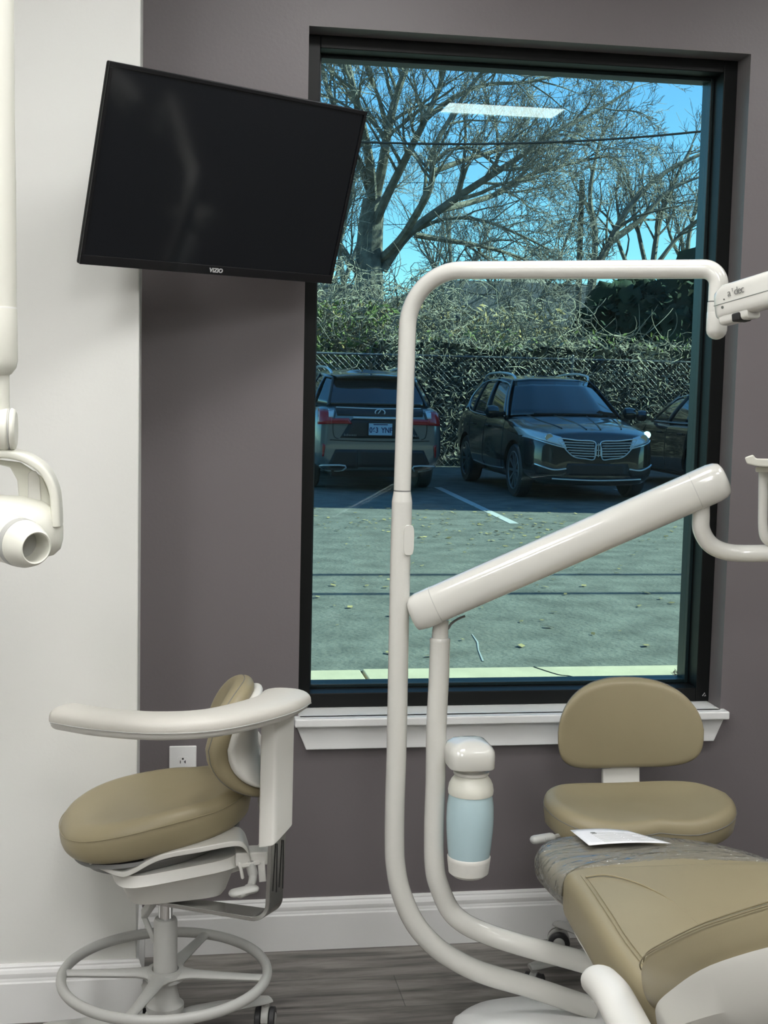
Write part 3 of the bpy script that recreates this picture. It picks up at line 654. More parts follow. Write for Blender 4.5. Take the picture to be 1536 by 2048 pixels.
# box arm
b0 = P(1448, 606, 2.53); b1 = P(1650, 548, 2.30)
xd = (b1-b0).normalized(); yd = V((0, 0, 1)); MM = frameM(b0, xd, yd)
m = MB(); Lh = (b1-b0).length
rs = []
for u, s in ((-.012, .55), (-.008, .82), (.002, .96), (.014, 1), (Lh*.5, 1.02), (Lh, 1.04)):
    rs.append([MM @ V((u, y*s-(.004 if u < .01 else 0), x*s)) for x, y in super_outline(.022, .033, 4, 36)])
m.rings(rs); LA = m.build('lamp_arm', 'enamel', LP, angle=50)
m = MB(); m.rings([[MM @ V((u+.03, y-.031, x)) for x, y in super_outline(.018, .014, 4, 24)] for u in (-.03, .045)]); m.build('arm_knuckle', 'enamel', LA, bevel=.002)
m = MB(); m.box((.038, -.046, -.012), (.058, -.030, .0225), MM); m.build('knuckle_slot', 'dark_inside', LA, smooth=False, bevel=.003)
m = MB(); m.bar(MM @ V((-.006, -.006, .0221)), MM @ V((Lh, -.006, .0232)), .0006, .0012, MM.to_3x3() @ V((0, 1, 0))); m.build('arm_groove', 'ink', LA, smooth=False)
m = MB()
for u, v, r_ in ((.017, -.013, .0028), (.023, .001, .0016)): m.tube([MM @ V((u, v, .0215)), MM @ V((u, v, .0232))], r_, 12)
m.build('screws', 'ink', LA)
for ch, u, s_ in (('a', .038, .021), ('T', .047, .009), ('d', .056, .021), ('e', .065, .021), ('c', .073, .021)):
    text('lettering', ch, s_, MM @ Matrix.Translation((u, .010+(.004 if ch == 'T' else 0), .0233)), 'plastic_dark', LA, depth=.0003, bold=-.0001)

# ------------------------------------------------------------------ delivery arm
DA2 = thing('delivery_arm', (.62, 2.99, 0), 'thick white slanting arm on a shorter tube post, crossing the lower window', 'delivery arm')
lp2 = [P(1200, 1936, 2.90), P(1156, 1921, 2.92), P(1042, 1890, 2.95), P(977, 1869, 2.97), P(928, 1846, 2.98), P(898, 1817, 2.99), P(877, 1768, 2.99), P(869, 1730, 2.99), P(868, 1660, 2.99), P(871, 1560, 2.99), P(873, 1450, 2.99), P(878, 1350, 2.99), P(880, 1282, 2.99)]
lw = [V(p) for p in cr(lp2, 6)]
m = MB(); m.tube(lw, [.0255-.002*min(1, i/(len(lw)*.4)) for i in range(len(lw))], 28)
t_ = lw[-1]; m.tube([t_, t_+V((0, 0, .004)), t_+V((0, 0, .008))], [.0238, .0238, .0215], 28); m.build('lower_post', 'enamel', DA2)
m = MB(); m.tube([t_+V((0, 0, .006)), t_+V((0, 0, .024)), t_+V((.002, 0, .05))], [.0195, .0185, .017], 24); m.build('swivel_neck', 'enamel', DA2)
m = MB()
for x, y, r_ in ((895, 1309, .0024), (894, 1330, .0017)):
    q = P(x, y, 2.975); m = MB(); m.tube([q+V((.0005, .006, 0)), q+V((0, -.001, 0))], r_, 10); m.build('screw_hole', 'ink', DA2)
A0 = P(832, 1226, 2.985); A1 = P(1436, 962, 2.80)
ax = (A1-A0).normalized(); MA = frameM(A0, ax, V((0, 0, 1))); LA_ = (A1-A0).length
def armsec(s, u, sh=0, dx=0): return [MA @ V((u+dx*y/.04, y*s+sh, x*s)) for x, y in super_outline(.040, .0425, 2.6, 40)]
m = MB(); m.rings([armsec(1, .052), armsec(1, LA_-.055)]); m.build('arm_tube', 'enamel', DA2, angle=50)
m = MB(); m.rings([armsec(.55, -.012, -.006), armsec(.82, -.008, -.003), armsec(.95, .002), armsec(1.005, .016), armsec(1.01, .0505)]); m.build('arm_end_cap', 'enamel', DA2, angle=50)
m = MB(); m.rings([armsec(1.01, LA_-.0535), armsec(1.01, LA_-.012), armsec(.96, LA_+.004), armsec(.84, LA_+.014), armsec(.6, LA_+.019)]); m.build('arm_end_cap', 'enamel', DA2, angle=50)
for u_ in (.049, LA_-.056):
    m = MB(); m.rings([armsec(.985, u_), armsec(.985, u_+.004)]); m.build('cap_joint', 'plastic_grey', DA2)
m = MB(); m.tube([V(p) for p in cr([P(896, 1258, 2.985), P(903, 1247, 2.985), P(916, 1238, 2.985), P(930, 1232, 2.985)], 6)], .0028, 8); m.build('cable', 'plastic_dark', DA2)
j = [P(1402, 1000, 2.815), P(1402, 1030, 2.815), P(1403, 1060, 2.815), P(1420, 1088, 2.815), P(1450, 1103, 2.81), P(1490, 1107, 2.80), P(1560, 1106, 2.77), P(1700, 1104, 2.72)]
jw = [V(p) for p in cr(j, 6)]; m = MB(); m.tube(jw, .0193, 26); m.build('elbow_tube', 'enamel', DA2)
m = MB(); q = [P(1527, 930, 2.77), P(1526, 1000, 2.77), P(1526, 1055, 2.77), P(1532, 1078, 2.77), P(1550, 1090, 2.775)]; m.tube([V(p) for p in cr(q, 5)], .0105, 18, flat=1); m.build('tray_post', 'enamel', DA2)
HT = MB(); 
def hp(x, y, Y=2.75): return P(x, y, Y)
HT.rings([[hp(x, y, yy) for x, y in ((1489, 915), (1506, 909), (1512, 917), (1560, 918), (1640, 916), (1640, 934), (1530, 934), (1510, 932), (1494, 928))] for yy in (2.70, 2.78)]); HT.build('handpiece_holder', 'plastic_cream', DA2, smooth=False, bevel=.003)
m = MB(); m.rings([[hp(x, y, yy) for x, y in ((1511, 934), (1580, 934), (1580, 945), (1511, 944))] for yy in (2.73, 2.79)]); m.build('holder_bracket', 'plastic_cream', DA2, smooth=False, bevel=.002)

# bottle bracket cap (part of the arm) and the bottle
bx = P(936, 1640, 2.97)
m = MB(); bb_ = P(934, 1500, 2.97); rs = []
for z, s in ((P(934, 1525, 2.97).z, .97), (P(934, 1522, 2.97).z, 1.0), (P(934, 1499, 2.97).z, 1.0), (P(934, 1492, 2.97).z, .97), (P(934, 1485, 2.97).z, .87), (P(934, 1478, 2.97).z, .68), (P(934, 1474, 2.97).z, .42), (P(934, 1472, 2.97).z, .15)):
    rs.append([V((bb_.x+.002+x*s+(.004*(1-s)), 2.955+y*s, z+(.010 if z < .60+.1 and s > .99 and x > 0 else 0)*x/.05)) for x, y in super_outline(.0535, .058, 4.5, 48)])
m.rings(rs); m.build('bottle_bracket', 'enamel', DA2, angle=60)
WB = thing('water_bottle', (bx.x, 2.955, P(936, 1745, 2.97).z), 'translucent bottle of pale blue water with white cap hanging on the shorter post', 'bottle')
def zz(y): return P(936, y, 2.955).z
def lat(name, prof, mt):
    m = MB(); m.lathe([(r, zz(y)) for r, y in prof], (bx.x+.001, 2.955, 0), seg=48); return m.build(name, mt, WB, angle=40)
lat('bottle_body', [(.001, 1728), (.045, 1727), (.0470, 1717), (.0505, 1690), (.0535, 1660), (.0545, 1635), (.0535, 1610), (.0495, 1585), (.001, 1584)], 'liquid')
lat('bottle_foot', [(.001, 1750), (.036, 1750), (.046, 1743), (.0495, 1718), (.0500, 1712), (.0475, 1709), (.044, 1712)], 'plastic_white')
lat('bottle_shoulder', [(.0515, 1586), (.0525, 1579), (.0505, 1568), (.0455, 1559), (.039, 1552), (.036, 1547), (.001, 1546)], 'plastic_cream')
lat('bottle_neck', [(.001, 1552), (.034, 1552), (.041, 1546), (.041, 1541), (.028, 1540), (.026, 1528), (.001, 1528)], 'plastic_white')

# ------------------------------------------------------------------ x-ray unit at the left edge
XU = thing('xray_unit', (-.29, 2.4, 1.3), 'cream dental x-ray head with a cone and curved handle hanging at the left edge', 'x-ray unit')
YX = 2.40
m = MB(); tx = -.2855
m.tube([(tx, YX, z) for z in (2.75, 2.45, 2.0, 1.9)], [.030, .031, .033, .034], 28); zq = P(0, 617, YX).z
m.tube([(tx, YX, 1.9), (tx, YX, zq+.002)], .0345, 28); m.tube([(tx, YX, zq-.001), (tx, YX, P(0, 720, YX).z)], [.0355, .0365], 28, rounded=True); m.build('support_arm', 'plastic_cream', XU)
m = MB(); m.tube([(tx, YX, zq+.002), (tx, YX, zq-.001)], .0352, 28); m.build('arm_band', 'trim_white', XU)
m = MB(); m.tube([(tx+.003, YX, P(0, 740, YX).z), (tx+.003, YX, P(0, 830, YX).z)], .0195, 22); m.build('arm_stub', 'plastic_cream', XU)
kc = P(-8, 858, YX)
m = MB(); m.tube([kc+V((-.05, 0, 0)), kc+V((.022, 0, 0))], .038, 28, rounded=False); m.tube([kc+V((.0235, 0, 0)), kc+V((.034, 0, 0))], [.0375, .034], 28); m.build('knuckle', 'plastic_cream', XU, bevel=.004)
m = MB(); m.tube([kc+V((.0218, 0, 0)), kc+V((.0238, 0, 0))], .0365, 28); m.build('knuckle_groove', 'plastic_grey', XU)
# yoke handle
hy = [P(-60, 912, YX), P(-10, 908, YX), P(20, 908, YX), P(55, 918, YX), P(88, 942, YX), P(107, 980, YX), P(112, 1020, YX), P(113, 1052, YX)]
hy = [V(p) for p in cr(hy, 6)]; m = MB(); rs = []; n_ = len(hy)
for i, p in enumerate(hy):
    t = (hy[min(i+1, n_-1)]-hy[max(i-1, 0)]).normalized(); nn = V((0, 1, 0)); bb2 = t.cross(nn)
    rs.append([p+nn*(y*1.0+.02)+bb2*x for x, y in super_outline(.0085, .040, 4, 28)])
m.rings(rs); m.build('handle', 'plastic_cream', XU, angle=50, bevel=.001)
wb_ = [P(x, y, YX+.03) for x, y in ((-20, 918), (40, 925), (85, 955), (104, 1000), (106, 1040), (70, 1035), (60, 1010), (38, 1000), (34, 960), (20, 935), (-20, 925))]
m = MB(); m.rings([wb_, [p+V((0, .012, 0)) for p in wb_]]); m.build('handle_web', 'plastic_cream', XU, bevel=.002)
m = MB(); g = [P(x, y, YX+.027) for x, y in ((56, 948), (62, 941), (72, 942), (80, 958), (82, 1004), (56, 1003))]; m.rings([g, [p+V((0, .002, 0)) for p in g]]); m.build('grip_recess', 'plastic_white', XU, bevel=.001)
# head body
hc = P(8, 1052, YX+.02)
cd_ = (P(73, 1096, YX-.17)-P(5, 1068, YX-.02)).normalized()
m = MB(); rs = []
for f_, s, sh in ((-.14, .6, 0), (-.12, .85, 0), (-.05, .98, 0), (.03, 1, 0), (.065, .93, .0), (.085, .78, .0), (.096, .55, 0), (.100, .25, 0)):
    rs.append([V((hc.x+f_, hc.y, hc.z+.004-.0*f_))+V((0, y*s, x*s-.15*max(0, f_))) for x, y in super_outline(.053, .052, 2.5, 36)])
m.rings(rs); m.build('xray_head', 'plastic_cream', XU, angle=60)
tip_ = P(73, 1096, 2.27); bas_ = tip_+V((-.085, .115, .012)); cd_ = (tip_-bas_).normalized()
MC = frameM(bas_, cd_.orthogonal(), cd_.cross(cd_.orthogonal()))
cz0 = frameM((0, 0, 0), cd_.orthogonal(), cd_.cross(cd_.orthogonal()))
zs = (cz0.to_3x3() @ V((0, 0, 1))).dot(cd_)
Lc = (tip_-bas_).length*(1 if zs > 0 else -1)
m = MB(); m.lathe([(.001, Lc*-.1), (.040, Lc*-.1), (.042, Lc*.25), (.0405, Lc*.62)], M=MC, seg=40); m.build('cone_base', 'plastic_cream', XU)
m = MB(); m.lathe([(.0400, Lc*.62), (.0410, Lc*.625), (.0405, Lc*.715), (.0390, Lc*.72)], M=MC, seg=40); m.build('cone_band', 'plastic_grey', XU, label='grey ring around the cone')
m = MB(); m.lathe([(.020, Lc*.70), (.0398, Lc*.715), (.0390, Lc*.80), (.033, Lc*.93), (.0285, Lc*.99), (.0265, Lc*1.0), (.0245, Lc*.99), (.024, Lc*.70), (.001, Lc*.68)], M=MC, seg=40); m.build('cone_tip', 'plastic_cream', XU)


# ================================================================== outside
GZ = 0.0
m = MB(); m.box((-60, 7.16, -.3), (90, 120, GZ)); tag(m.build('parking_lot_asphalt', 'asphalt', smooth=False), kind='structure')
# kerb and pavement with joints
KB = thing('concrete_kerb', (1.0, 6.5, 0), kind='structure')
m = MB(); xs = [-8, -4, -1.2, 1.055, 3.9, 6.8, 10, 16]
for a, b in zip(xs, xs[1:]):
    m.box((a+.008, 3.9, -.2), (b-.008, 7.16 if a > 0 else 7.14, .012))
m.build('kerb_slab', 'concrete', KB, smooth=False, bevel=.006)
m = MB(); m.tube([V(p) for p in cr([(2.02, 7.15, .0125), (2.10, 6.95, .0125), (2.16, 6.9, .0125), (2.25, 6.72, .0125), (2.3, 6.6, .0125)], 4)], .004, 4); m.build('crack', 'line_dark', KB)
m = MB(); m.box((-25, -6, CZ+.16), (22, 3.86, 6.2)); m.box((-25, -6, 6.2), (22, 3.95, 6.5)); m.box((-25, 3.72, -.2), (XL-.11, 3.86, CZ+.16)); m.box((XR+.11, 3.72, -.2), (22, 3.86, CZ+.16)); tag(m.build('wall_exterior_sky_blocker', 'siding', smooth=False), kind='structure')  # upper mass is an unseen addition that blocks sky light from the cars
def paintline(x0, y0, x1, y1, w_=.10):
    m = MB(); d = (V((x1, y1))-V((x0, y0))).normalized(); n = V((-d.y, d.x))*w_/2
    m.rings([[V((x0+n.x, y0+n.y, z)), V((x0-n.x, y0-n.y, z)), V((x1-n.x, y1-n.y, z)), V((x1+n.x, y1+n.y, z))] for z in (GZ+.001, GZ+.004)])
    return tag(m.build('parking_line', 'road_paint', smooth=False), kind='structure')
for k in range(-3, 7):
    if k == 0: paintline(3.86, 14.65, 3.98, 19.6, .105)
    else: paintline(3.86+2.75*k, 14.65, 3.98+2.75*k, 19.6, .105)
m = MB(); pts = [(944, 1268), (955, 1284), (957, 1300), (966, 1322)]
m.tube([PZ(x, y, .003) for x, y in pts], [.003, .006, .004, .006], 6, flat=.3); tag(m.build('tar_scratch', 'logo_grey'), 'pale scratch on the sunlit asphalt near the kerb', 'scratch', kind='stuff')
# fallen leaves: uncountable flecks
rnd = random.Random(3); m = MB()
for i in range(520):
    y = rnd.uniform(7.4, 17); x = rnd.uniform(.0, 1)*(y*.62)+y*.02-.5; s = rnd.uniform(.012, .040); a = rnd.uniform(0, 6.28)
    if rnd.random() < .5: x, y = 3.3+rnd.gauss(0, 1.2), 14.2+rnd.gauss(0, .9)
    c = V((x, y, .012)); u = V((math.cos(a), math.sin(a), rnd.uniform(-.2, .2)))*s; v = V((-math.sin(a), math.cos(a), rnd.uniform(-.3, .3)))*s*.6
    m.add([c-u, c-v, c+u, c+v], [(0, 1, 2, 3)])
tag(m.build('fallen_leaves', 'leaf_dry', smooth=False, thick=.0015), 'scattered yellow fallen leaves on the asphalt', 'leaves', kind='stuff')

# ------------------------------------------------------------------ cars
def interp(tab, s):
    for a, b in zip(tab, tab[1:]):
        if a[0] <= s <= b[0]:
            t = (s-a[0])/(b[0]-a[0]); return [p+(q-p)*t for p, q in zip(a, b)]
    return list(tab[-1] if s > tab[-1][0] else tab[0])
class Car:
    """local frame: x = distance back from the front bumper, y lateral, z up"""
    def __init__(s, name, M, L, label, body_m, st, cab, wheels, wr, spokes, rim='galvanised', clear=.0):
        s.M = M; s.paint = body_m; s.st = st
        o = M @ V((L/2, 0, 0)); s.root = thing(name, (o.x, o.y, o.z), label, 'car')
        rows = []
        sts = [tuple(x) for x in cr(st, 3)]
        for (x, zb, zt, hw, crn) in sts:
            h = zt-zb
            half = [(0, zb), (.55*hw, zb), (.86*hw, zb+.01), (.965*hw, zb+.09*h/.6), (hw, zb+.30*h), (hw*.995, zb+.52*h), (hw*.985, zb+.74*h), (.955*hw, zb+.93*h), (.87*hw, zt+.1*crn), (.62*hw, zt+crn*.6), (.30*hw, zt+crn*.92), (0, zt+crn)]
            rows.append([V((x, y, z)) for y, z in half]+[V((x, -y, z)) for y, z in half[-2:0:-1]])
        mb = MB(); mb.rings([[M @ p for p in r] for r in rows])
        b = mb.build('body', body_m, s.root, sub=1, angle=80); b0 = b
        # wheel openings
        cut = MB()
        for wx in wheels:
            for sg in (-1, 1):
                hw = interp(st, wx)[3]
                cut.rings([[M @ V((wx+(wr+.055)*math.cos(a), yy, wr+(wr+.055)*math.sin(a))) for a in [2*PI*k/40 for k in range(40)]] for yy in (sg*(hw-.27), sg*(hw+.2))])
        co = cut.build('cutter', body_m, s.root, smooth=False)
        md = b.modifiers.new('cut', 'BOOLEAN'); md.object = co; md.solver = 'EXACT'
        dg = bpy.context.evaluated_depsgraph_get(); me = bpy.data.meshes.new_from_object(b.evaluated_get(dg))
        b.modifiers.clear(); b.data = me; bpy.data.objects.remove(co)
        me.polygons.foreach_set('use_smooth', [True]*len(me.polygons)); me.set_sharp_from_angle(angle=math.radians(40))
        s.body = b
        bm = bmesh.new(); bm.from_mesh(me); Mi = M.inverted()
        for v in bm.verts: v.co = Mi @ (v.co+s.root.location)
        s.bvh = BVHTree.FromBMesh(bm); bm.free()
        # cabin
        s.cab = cab
        belt, roof = cab['belt'], cab['roof']      # lists (x, y, z) from front centre to rear centre, half
        full = lambda r: [V(p) for p in r]+[V((p[0], -p[1], p[2])) for p in r[::-1] if p[1] > 1e-6]
        n = len(belt)
        def surf(k, t, v, sg=1, off=0):          # between post k and k+1 at t, height fraction v
            b_ = V(belt[k]).lerp(V(belt[k+1]), t); r_ = V(roof[k]).lerp(V(roof[k+1]), t)
            p = b_.lerp(r_, v); bul = math.sin(v*PI)*.02+off
            d = V((0, 1, 0)) if 0 < p.y and k in cab['side'] else V((-1 if k < 2 else 1, 0, 0)); q = p+d*bul+V((0, 0, off*.4)); q.y *= sg; return q
        s.surf = surf
        core = MB(); core.rings([[M @ p*1 for p in full([(a[0]*.0+a[0], a[1]*.985, a[2]-.03) for a in belt])], [M @ p for p in full([(a[0], a[1]*.985, a[2]-.004) for a in roof])]]); 
        def panel(name, ks, v0=.04, v1=.97, both=True, mt='car_glass', off=.004):
            for sg in ((1, -1) if both else (1,)):
                g = MB(); cols = []
                for k in ks:
                    for i in range(5 if k != ks[-1] else 6): cols.append((k, i/5))
                if not both:
                    cols = [(k, t, 1) for k, t in cols]; mir = [(k, t, -1) for k, t, _ in cols[::-1]]
                    cols = (mir+cols[1:]) if ks[0] == 0 else (cols+mir[1:])
                else: cols = [(k, t, sg) for k, t in cols]
                nv = 6
                for v in range(nv+1):
                    g.v += [M @ surf(k, t, v0+(v1-v0)*v/nv, q, off) for k, t, q in cols]
                m_ = len(cols); g.f += [[v*m_+i, v*m_+i+1, (v+1)*m_+i+1, (v+1)*m_+i] for v in range(nv) for i in range(m_-1)]
                g.build(name, mt, s.root, thick=.004)
        wf, sw, rw = cab['wf'], cab['sw'], cab['rw']
        panel('windshield', wf, both=False); panel('rear_window', rw, both=False, v0=cab.get('rv0', .04))
        for ks in sw: panel('side_window', ks)
        core.build('cabin', 'dark_inside', s.root, smooth=False)
        # pillars
        for k, wd in cab['pillars']:
            for sg in (-1, 1):
                pl = MB(); pts = [surf(min(k, n-2), 0 if k < n-1 else 1, v, sg, .006) for v in [i/8 for i in range(9)]]
                pl.tube([M @ p for p in pts], wd/2, 10, flat=.45, upv=(M.to_3x3() @ V(((-1 if k < 3 else 1) if k in cab.get('diag', ()) else 0, sg, .2)))); pl.build('pillar', cab.get('pm', {}).get(k, body_m), s.root)
        # roof
        rr = full(roof); rf = MB(); rs = []
        cx_ = sum(p.x for p in rr)/len(rr)
        for t, dz in ((.985, -.03), (1.02, -.012), (1.01, .008), (.95, .026), (.8, .048), (.55, .065), (.3, .072), (.03, .074)):
            rs.append([M @ V((cx_+(p.x-cx_)*t, p.y*t, p.z*(t if t < .95 else 1)**0+dz*cab.get('rc', 1))) for p in rr])
        # keep the roof height following the rim
        rf.rings(rs); rf.build('roof', body_m, s.root, angle=70)
        for wx in wheels:
            for sg in (-1, 1):
                hw = interp(st, wx)[3]; s.wheel(wx, sg, hw-.02, wr, spokes, rim)
        ub = MB(); ub.rings([[M @ V((x, y, z)) for x, y in super_outline(L/2-.35, .6, 6, 24)] for z in (.22, .5)]) if False else ub.box((.35, -.62, .20), (L-.35, .62, .5), M); ub.build('underbody', 'car_trim', s.root, smooth=False)
    def wheel(s, wx, sg, y, r, sp, rim):
        M = s.M @ Matrix.Translation((wx, 0, r))
        w = MB(); w.lathe([(.001, sg*(y-.2)), (r*.93, sg*(y-.2)), (r, sg*(y-.17)), (r, sg*(y-.03)), (r*.94, sg*y), (r*.74, sg*(y-.005)), (r*.70, sg*(y-.02)), (r*.68, sg*(y-.08)), (.001, sg*(y-.08))], axis='y', seg=40, M=M)
        o = w.build('wheel', 'rubber', s.root)
        g = MB(); q = [V((r*.70*math.cos(a), sg*(y-.012), r*.70*math.sin(a))) for a in [2*PI*k/40 for k in range(40)]]
        g.tube([M @ p for p in q], .012, 8, closed=True)
        for k in range(sp):
            a = 2*PI*k/sp; g.bar(M @ V((.03*math.cos(a), sg*(y-.035), .03*math.sin(a))), M @ V((r*.7*math.cos(a), sg*(y-.02), r*.7*math.sin(a))), .035, .02, M.to_3x3() @ V((0, 1, 0)))
        g.tube([M @ V((0, sg*(y-.06), 0)), M @ V((0, sg*(y-.015), 0))], .045, 14); g.build('rim', rim, o)
    def drape(s, a, b, face, off=.006):
        """face: front (y,z) / rear (y,z) / side+ side- (x,z) / top (x,y)"""
        if face == 'front': o, d = V((-2, a, b)), V((1, 0, 0))
        elif face == 'rear': o, d = V((9, a, b)), V((-1, 0, 0))
        elif face == 'side+': o, d = V((a, 3, b)), V((0, -1, 0))
        elif face == 'side-': o, d = V((a, -3, b)), V((0, 1, 0))
        else: o, d = V((a, b, 3)), V((0, 0, -1))
        h = s.bvh.ray_cast(o, d)
        if h[0] is None: return s.M @ (o+d*2.3)
        return s.M @ (h[0]-d*off)
    def patch(s, name, q, face, mt, off=.006, n=(8, 5), parent=None, th=.006, label=None):
        """four corners (2-D) draped on the body"""
        g = MB(); nu, nv = n
        for j in range(nv+1):
            for i in range(nu+1):
                u, v = i/nu, j/nv
                a = (1-u)*(1-v)*q[0][0]+u*(1-v)*q[1][0]+u*v*q[2][0]+(1-u)*v*q[3][0]; b = (1-u)*(1-v)*q[0][1]+u*(1-v)*q[1][1]+u*v*q[2][1]+(1-u)*v*q[3][1]
                g.v.append(s.drape(a, b, face, off))
        g.f = [[j*(nu+1)+i, j*(nu+1)+i+1, (j+1)*(nu+1)+i+1, (j+1)*(nu+1)+i] for j in range(nv) for i in range(nu)]
        return g.build(name, mt, parent or s.root, thick=th, label=label)
    def line(s, name, pts, face, mt, r=.006, off=.004, n=6, closed=False, parent=None):
        g = MB(); pp = [s.drape(p[0], p[1], face, off) for p in cr(pts, n, closed)]
        g.tube(pp, r, 6, closed=closed); return g.build(name, mt, parent or s.root)
def placeM(x, y, z, deg):    # front bumper at (x,y); local +x points to world +y turned by deg
    return Matrix.Translation((x, y, z)) @ Matrix.Rotation(math.radians(90+deg), 4, 'Z')

# black SUV facing the window. local y>0 is world -x (the flank seen)
st = [(.0, .30, .60, .52, .03), (.06, .24, .84, .70, .05), (.20, .22, .90, .83, .06), (.50, .21, .97, .90, .06), (.95, .21, 1.03, .925, .055), (1.35, .21, 1.09, .93, .04), (2.3, .21, 1.10, .93, .01), (3.3, .22, 1.13, .93, .01), (3.95, .25, 1.14, .92, .01), (4.35, .33, 1.08, .86, .01), (4.52, .38, .98, .76, .01), (4.58, .46, .85, .58, .0)]
cab = dict(belt=[(1.22, 0, 1.11), (1.28, .52, 1.105), (1.50, .84, 1.08), (2.50, .88, 1.07), (3.35, .87, 1.10), (4.0, .80, 1.16), (4.33, .60, 1.14), (4.38, 0, 1.14)],
           roof=[(1.98, 0, 1.615), (2.02, .38, 1.610), (2.16, .585, 1.585), (2.72, .63, 1.625), (3.32, .63, 1.61), (3.72, .60, 1.58), (3.98, .5, 1.55), (4.02, 0, 1.55)],
           side=(2, 3, 4), wf=(0, 1), sw=((2,), (3,), (4,)), rw=(5, 6), pillars=((2, .075), (3, .06), (4, .06), (5, .12)), pm={3: 'car_trim', 4: 'car_trim'}, rc=.75)
LC = Car('black_suv', placeM(5.68, 17.32, .0, 1.5), 4.58, 'black SUV parked facing the window, its right headlight glinting', 'paint_black', st, cab, (.92, 3.62), .365, 10)
R_ = LC
for sg in (-1, 1):
    # grille wings: bright frame and bars
    gr = R_.patch('grille', [(sg*.05, .805), (sg*.52, .835), (sg*.34, .61), (sg*.05, .58)], 'front', 'car_trim', off=.004)
    R_.line('grille_surround', [(sg*.05, .81), (sg*.28, .825), (sg*.54, .845), (sg*.49, .75), (sg*.35, .615), (sg*.18, .585), (sg*.06, .58), (sg*.045, .70)], 'front', 'bright_trim', r=.009, off=.012, closed=True, n=5, parent=gr)
    for k in range(6):
        z = .615+.035*k; x1 = .36+.030*k
        R_.line('grille_bar', [(sg*.055, z), (sg*.2, z+.003), (sg*x1, z+.012)], 'front', 'bright_trim', r=.006, off=.014, n=4, parent=gr)
    R_.patch('headlight', [(sg*.50, .865), (sg*.88, .965), (sg*.89, .86), (sg*.44, .73)], 'front', 'clear_lens', off=.010, n=(14, 5))
    R_.line('headlight_trim', [(sg*.44, .72), (sg*.66, .775), (sg*.88, .85)], 'front', 'bright_trim', r=.009, off=.016)
    hp_ = R_.drape(sg*.66, .86, 'front', .016); g = MB(); g.tube([hp_+V((0, .02, 0)), hp_+V((0, -.008, 0))], .055, 18); g.build('lamp_lens', 'chrome', R_.root, bevel=.006)
    if sg < 0:
        hp_ = R_.drape(-.80, .90, 'front', .02); g = MB(); g.tube([hp_+V((0, .02, 0)), hp_+V((0, -.006, 0))], .048, 18); g.build('headlight_glint', 'glint_glow', R_.root)  # glowing disc stands in for the sun glint on this headlight
    R_.patch('air_slot', [(sg*.42, .42), (sg*.82, .50), (sg*.80, .38), (sg*.48, .34)], 'front', 'car_trim', off=.006)
    R_.line('fog_trim', [(sg*.44, .45), (sg*.62, .435), (sg*.82, .50)], 'front', 'bright_trim', r=.011, off=.012)
    # door lines, handle, sill chrome, arch lips
    f_ = 'side+' if sg > 0 else 'side-'
    R_.line('door_line', [(1.50, 1.03), (1.46, .8), (1.50, .42), (1.7, .33), (2.45, .33), (2.52, .6), (2.50, 1.03)], f_, 'car_trim', r=.005, off=.001)
    R_.line('door_line', [(2.52, .33), (3.15, .34), (3.32, .60), (3.42, 1.05)], f_, 'car_trim', r=.005, off=.001)
    for x in (2.30, 3.18): R_.line('door_handle', [(x-.1, .93), (x+.1, .935)], f_, 'car_trim' , r=.014, off=.02, n=2)
    R_.line('sill_trim', [(1.45, .36), (2.3, .34), (3.1, .37)], f_, 'bright_trim', r=.010, off=.008)
    g = MB(); q = [R_.M @ R_.surf(k, t, v, sg, .012) for k, t, v in [(2, .10, .02), (3, 0, .01), (4, 0, .01), (4, .75, .10), (4, .98, .42), (4, .75, .80), (4, 0, .93), (3, 0, .95), (2, .25, .93), (2, .05, .86)]]
    g.tube([V(p) for p in cr(q, 5)], .010, 6); g.build('window_trim', 'bright_trim', R_.root)
    g = MB(); g.tube([V(p) for p in cr([R_.M @ V((x, sg*y, z)) for x, y, z in ((2.12, .555, 1.625), (2.25, .575, 1.685), (2.8, .595, 1.715), (3.4, .59, 1.70), (3.75, .565, 1.66), (3.85, .55, 1.62))], 6)], .017, 8, rounded=True); g.build('roof_rail', 'bright_trim', R_.root)
    mr = MB(); c_ = R_.M @ V((1.62, sg*1.03, 1.15)); mr.lathe([(.01, -.07), (.10, -.05), (.125, .0), (.11, .05), (.02, .07)], axis='y', seg=20, M=R_.M @ Matrix.Translation((1.62, sg*1.03, 1.15)) @ Matrix.Diagonal((.7, 1.5, .75, 1)))
    mr.bar(R_.M @ V((1.66, sg*.84, 1.09)), R_.M @ V((1.62, sg*.98, 1.12)), .06, .05); mr.build('mirror', 'paint_black', R_.root)
    # bonnet creases
    R_.line('bonnet_crease', [(.22, sg*.10), (.7, sg*.16), (1.25, sg*.24)], 'top', 'paint_black', r=.010, off=.002)
    R_.line('bonnet_crease', [(.30, sg*.42), (.8, sg*.54), (1.32, sg*.60)], 'top', 'paint_black', r=.010, off=.002)
g = MB(); em = R_.drape(0, .70, 'front', .016)
for a, b in (((-.03, -.07), (-.03, .07)), ((.03, -.07), (.03, .07)), ((-.03, .07), (.03, .07)), ((-.03, -.07), (.03, -.07)), ((0, -.09), (0, .09)), ((-.03, 0), (.03, 0))): g.bar(em+V((a[0], 0, a[1])), em+V((b[0], 0, b[1])), .010, .012, (0, 1, 0))
g.build('emblem', 'bright_trim', R_.root)
R_.patch('lower_grille', [(-.42, .52), (.42, .52), (.46, .36), (-.46, .36)], 'front', 'car_trim', off=.005)
R_.line('lip_trim', [(-.62, .315), (0, .295), (.62, .315)], 'front', 'bright_trim', r=.010, off=.012)
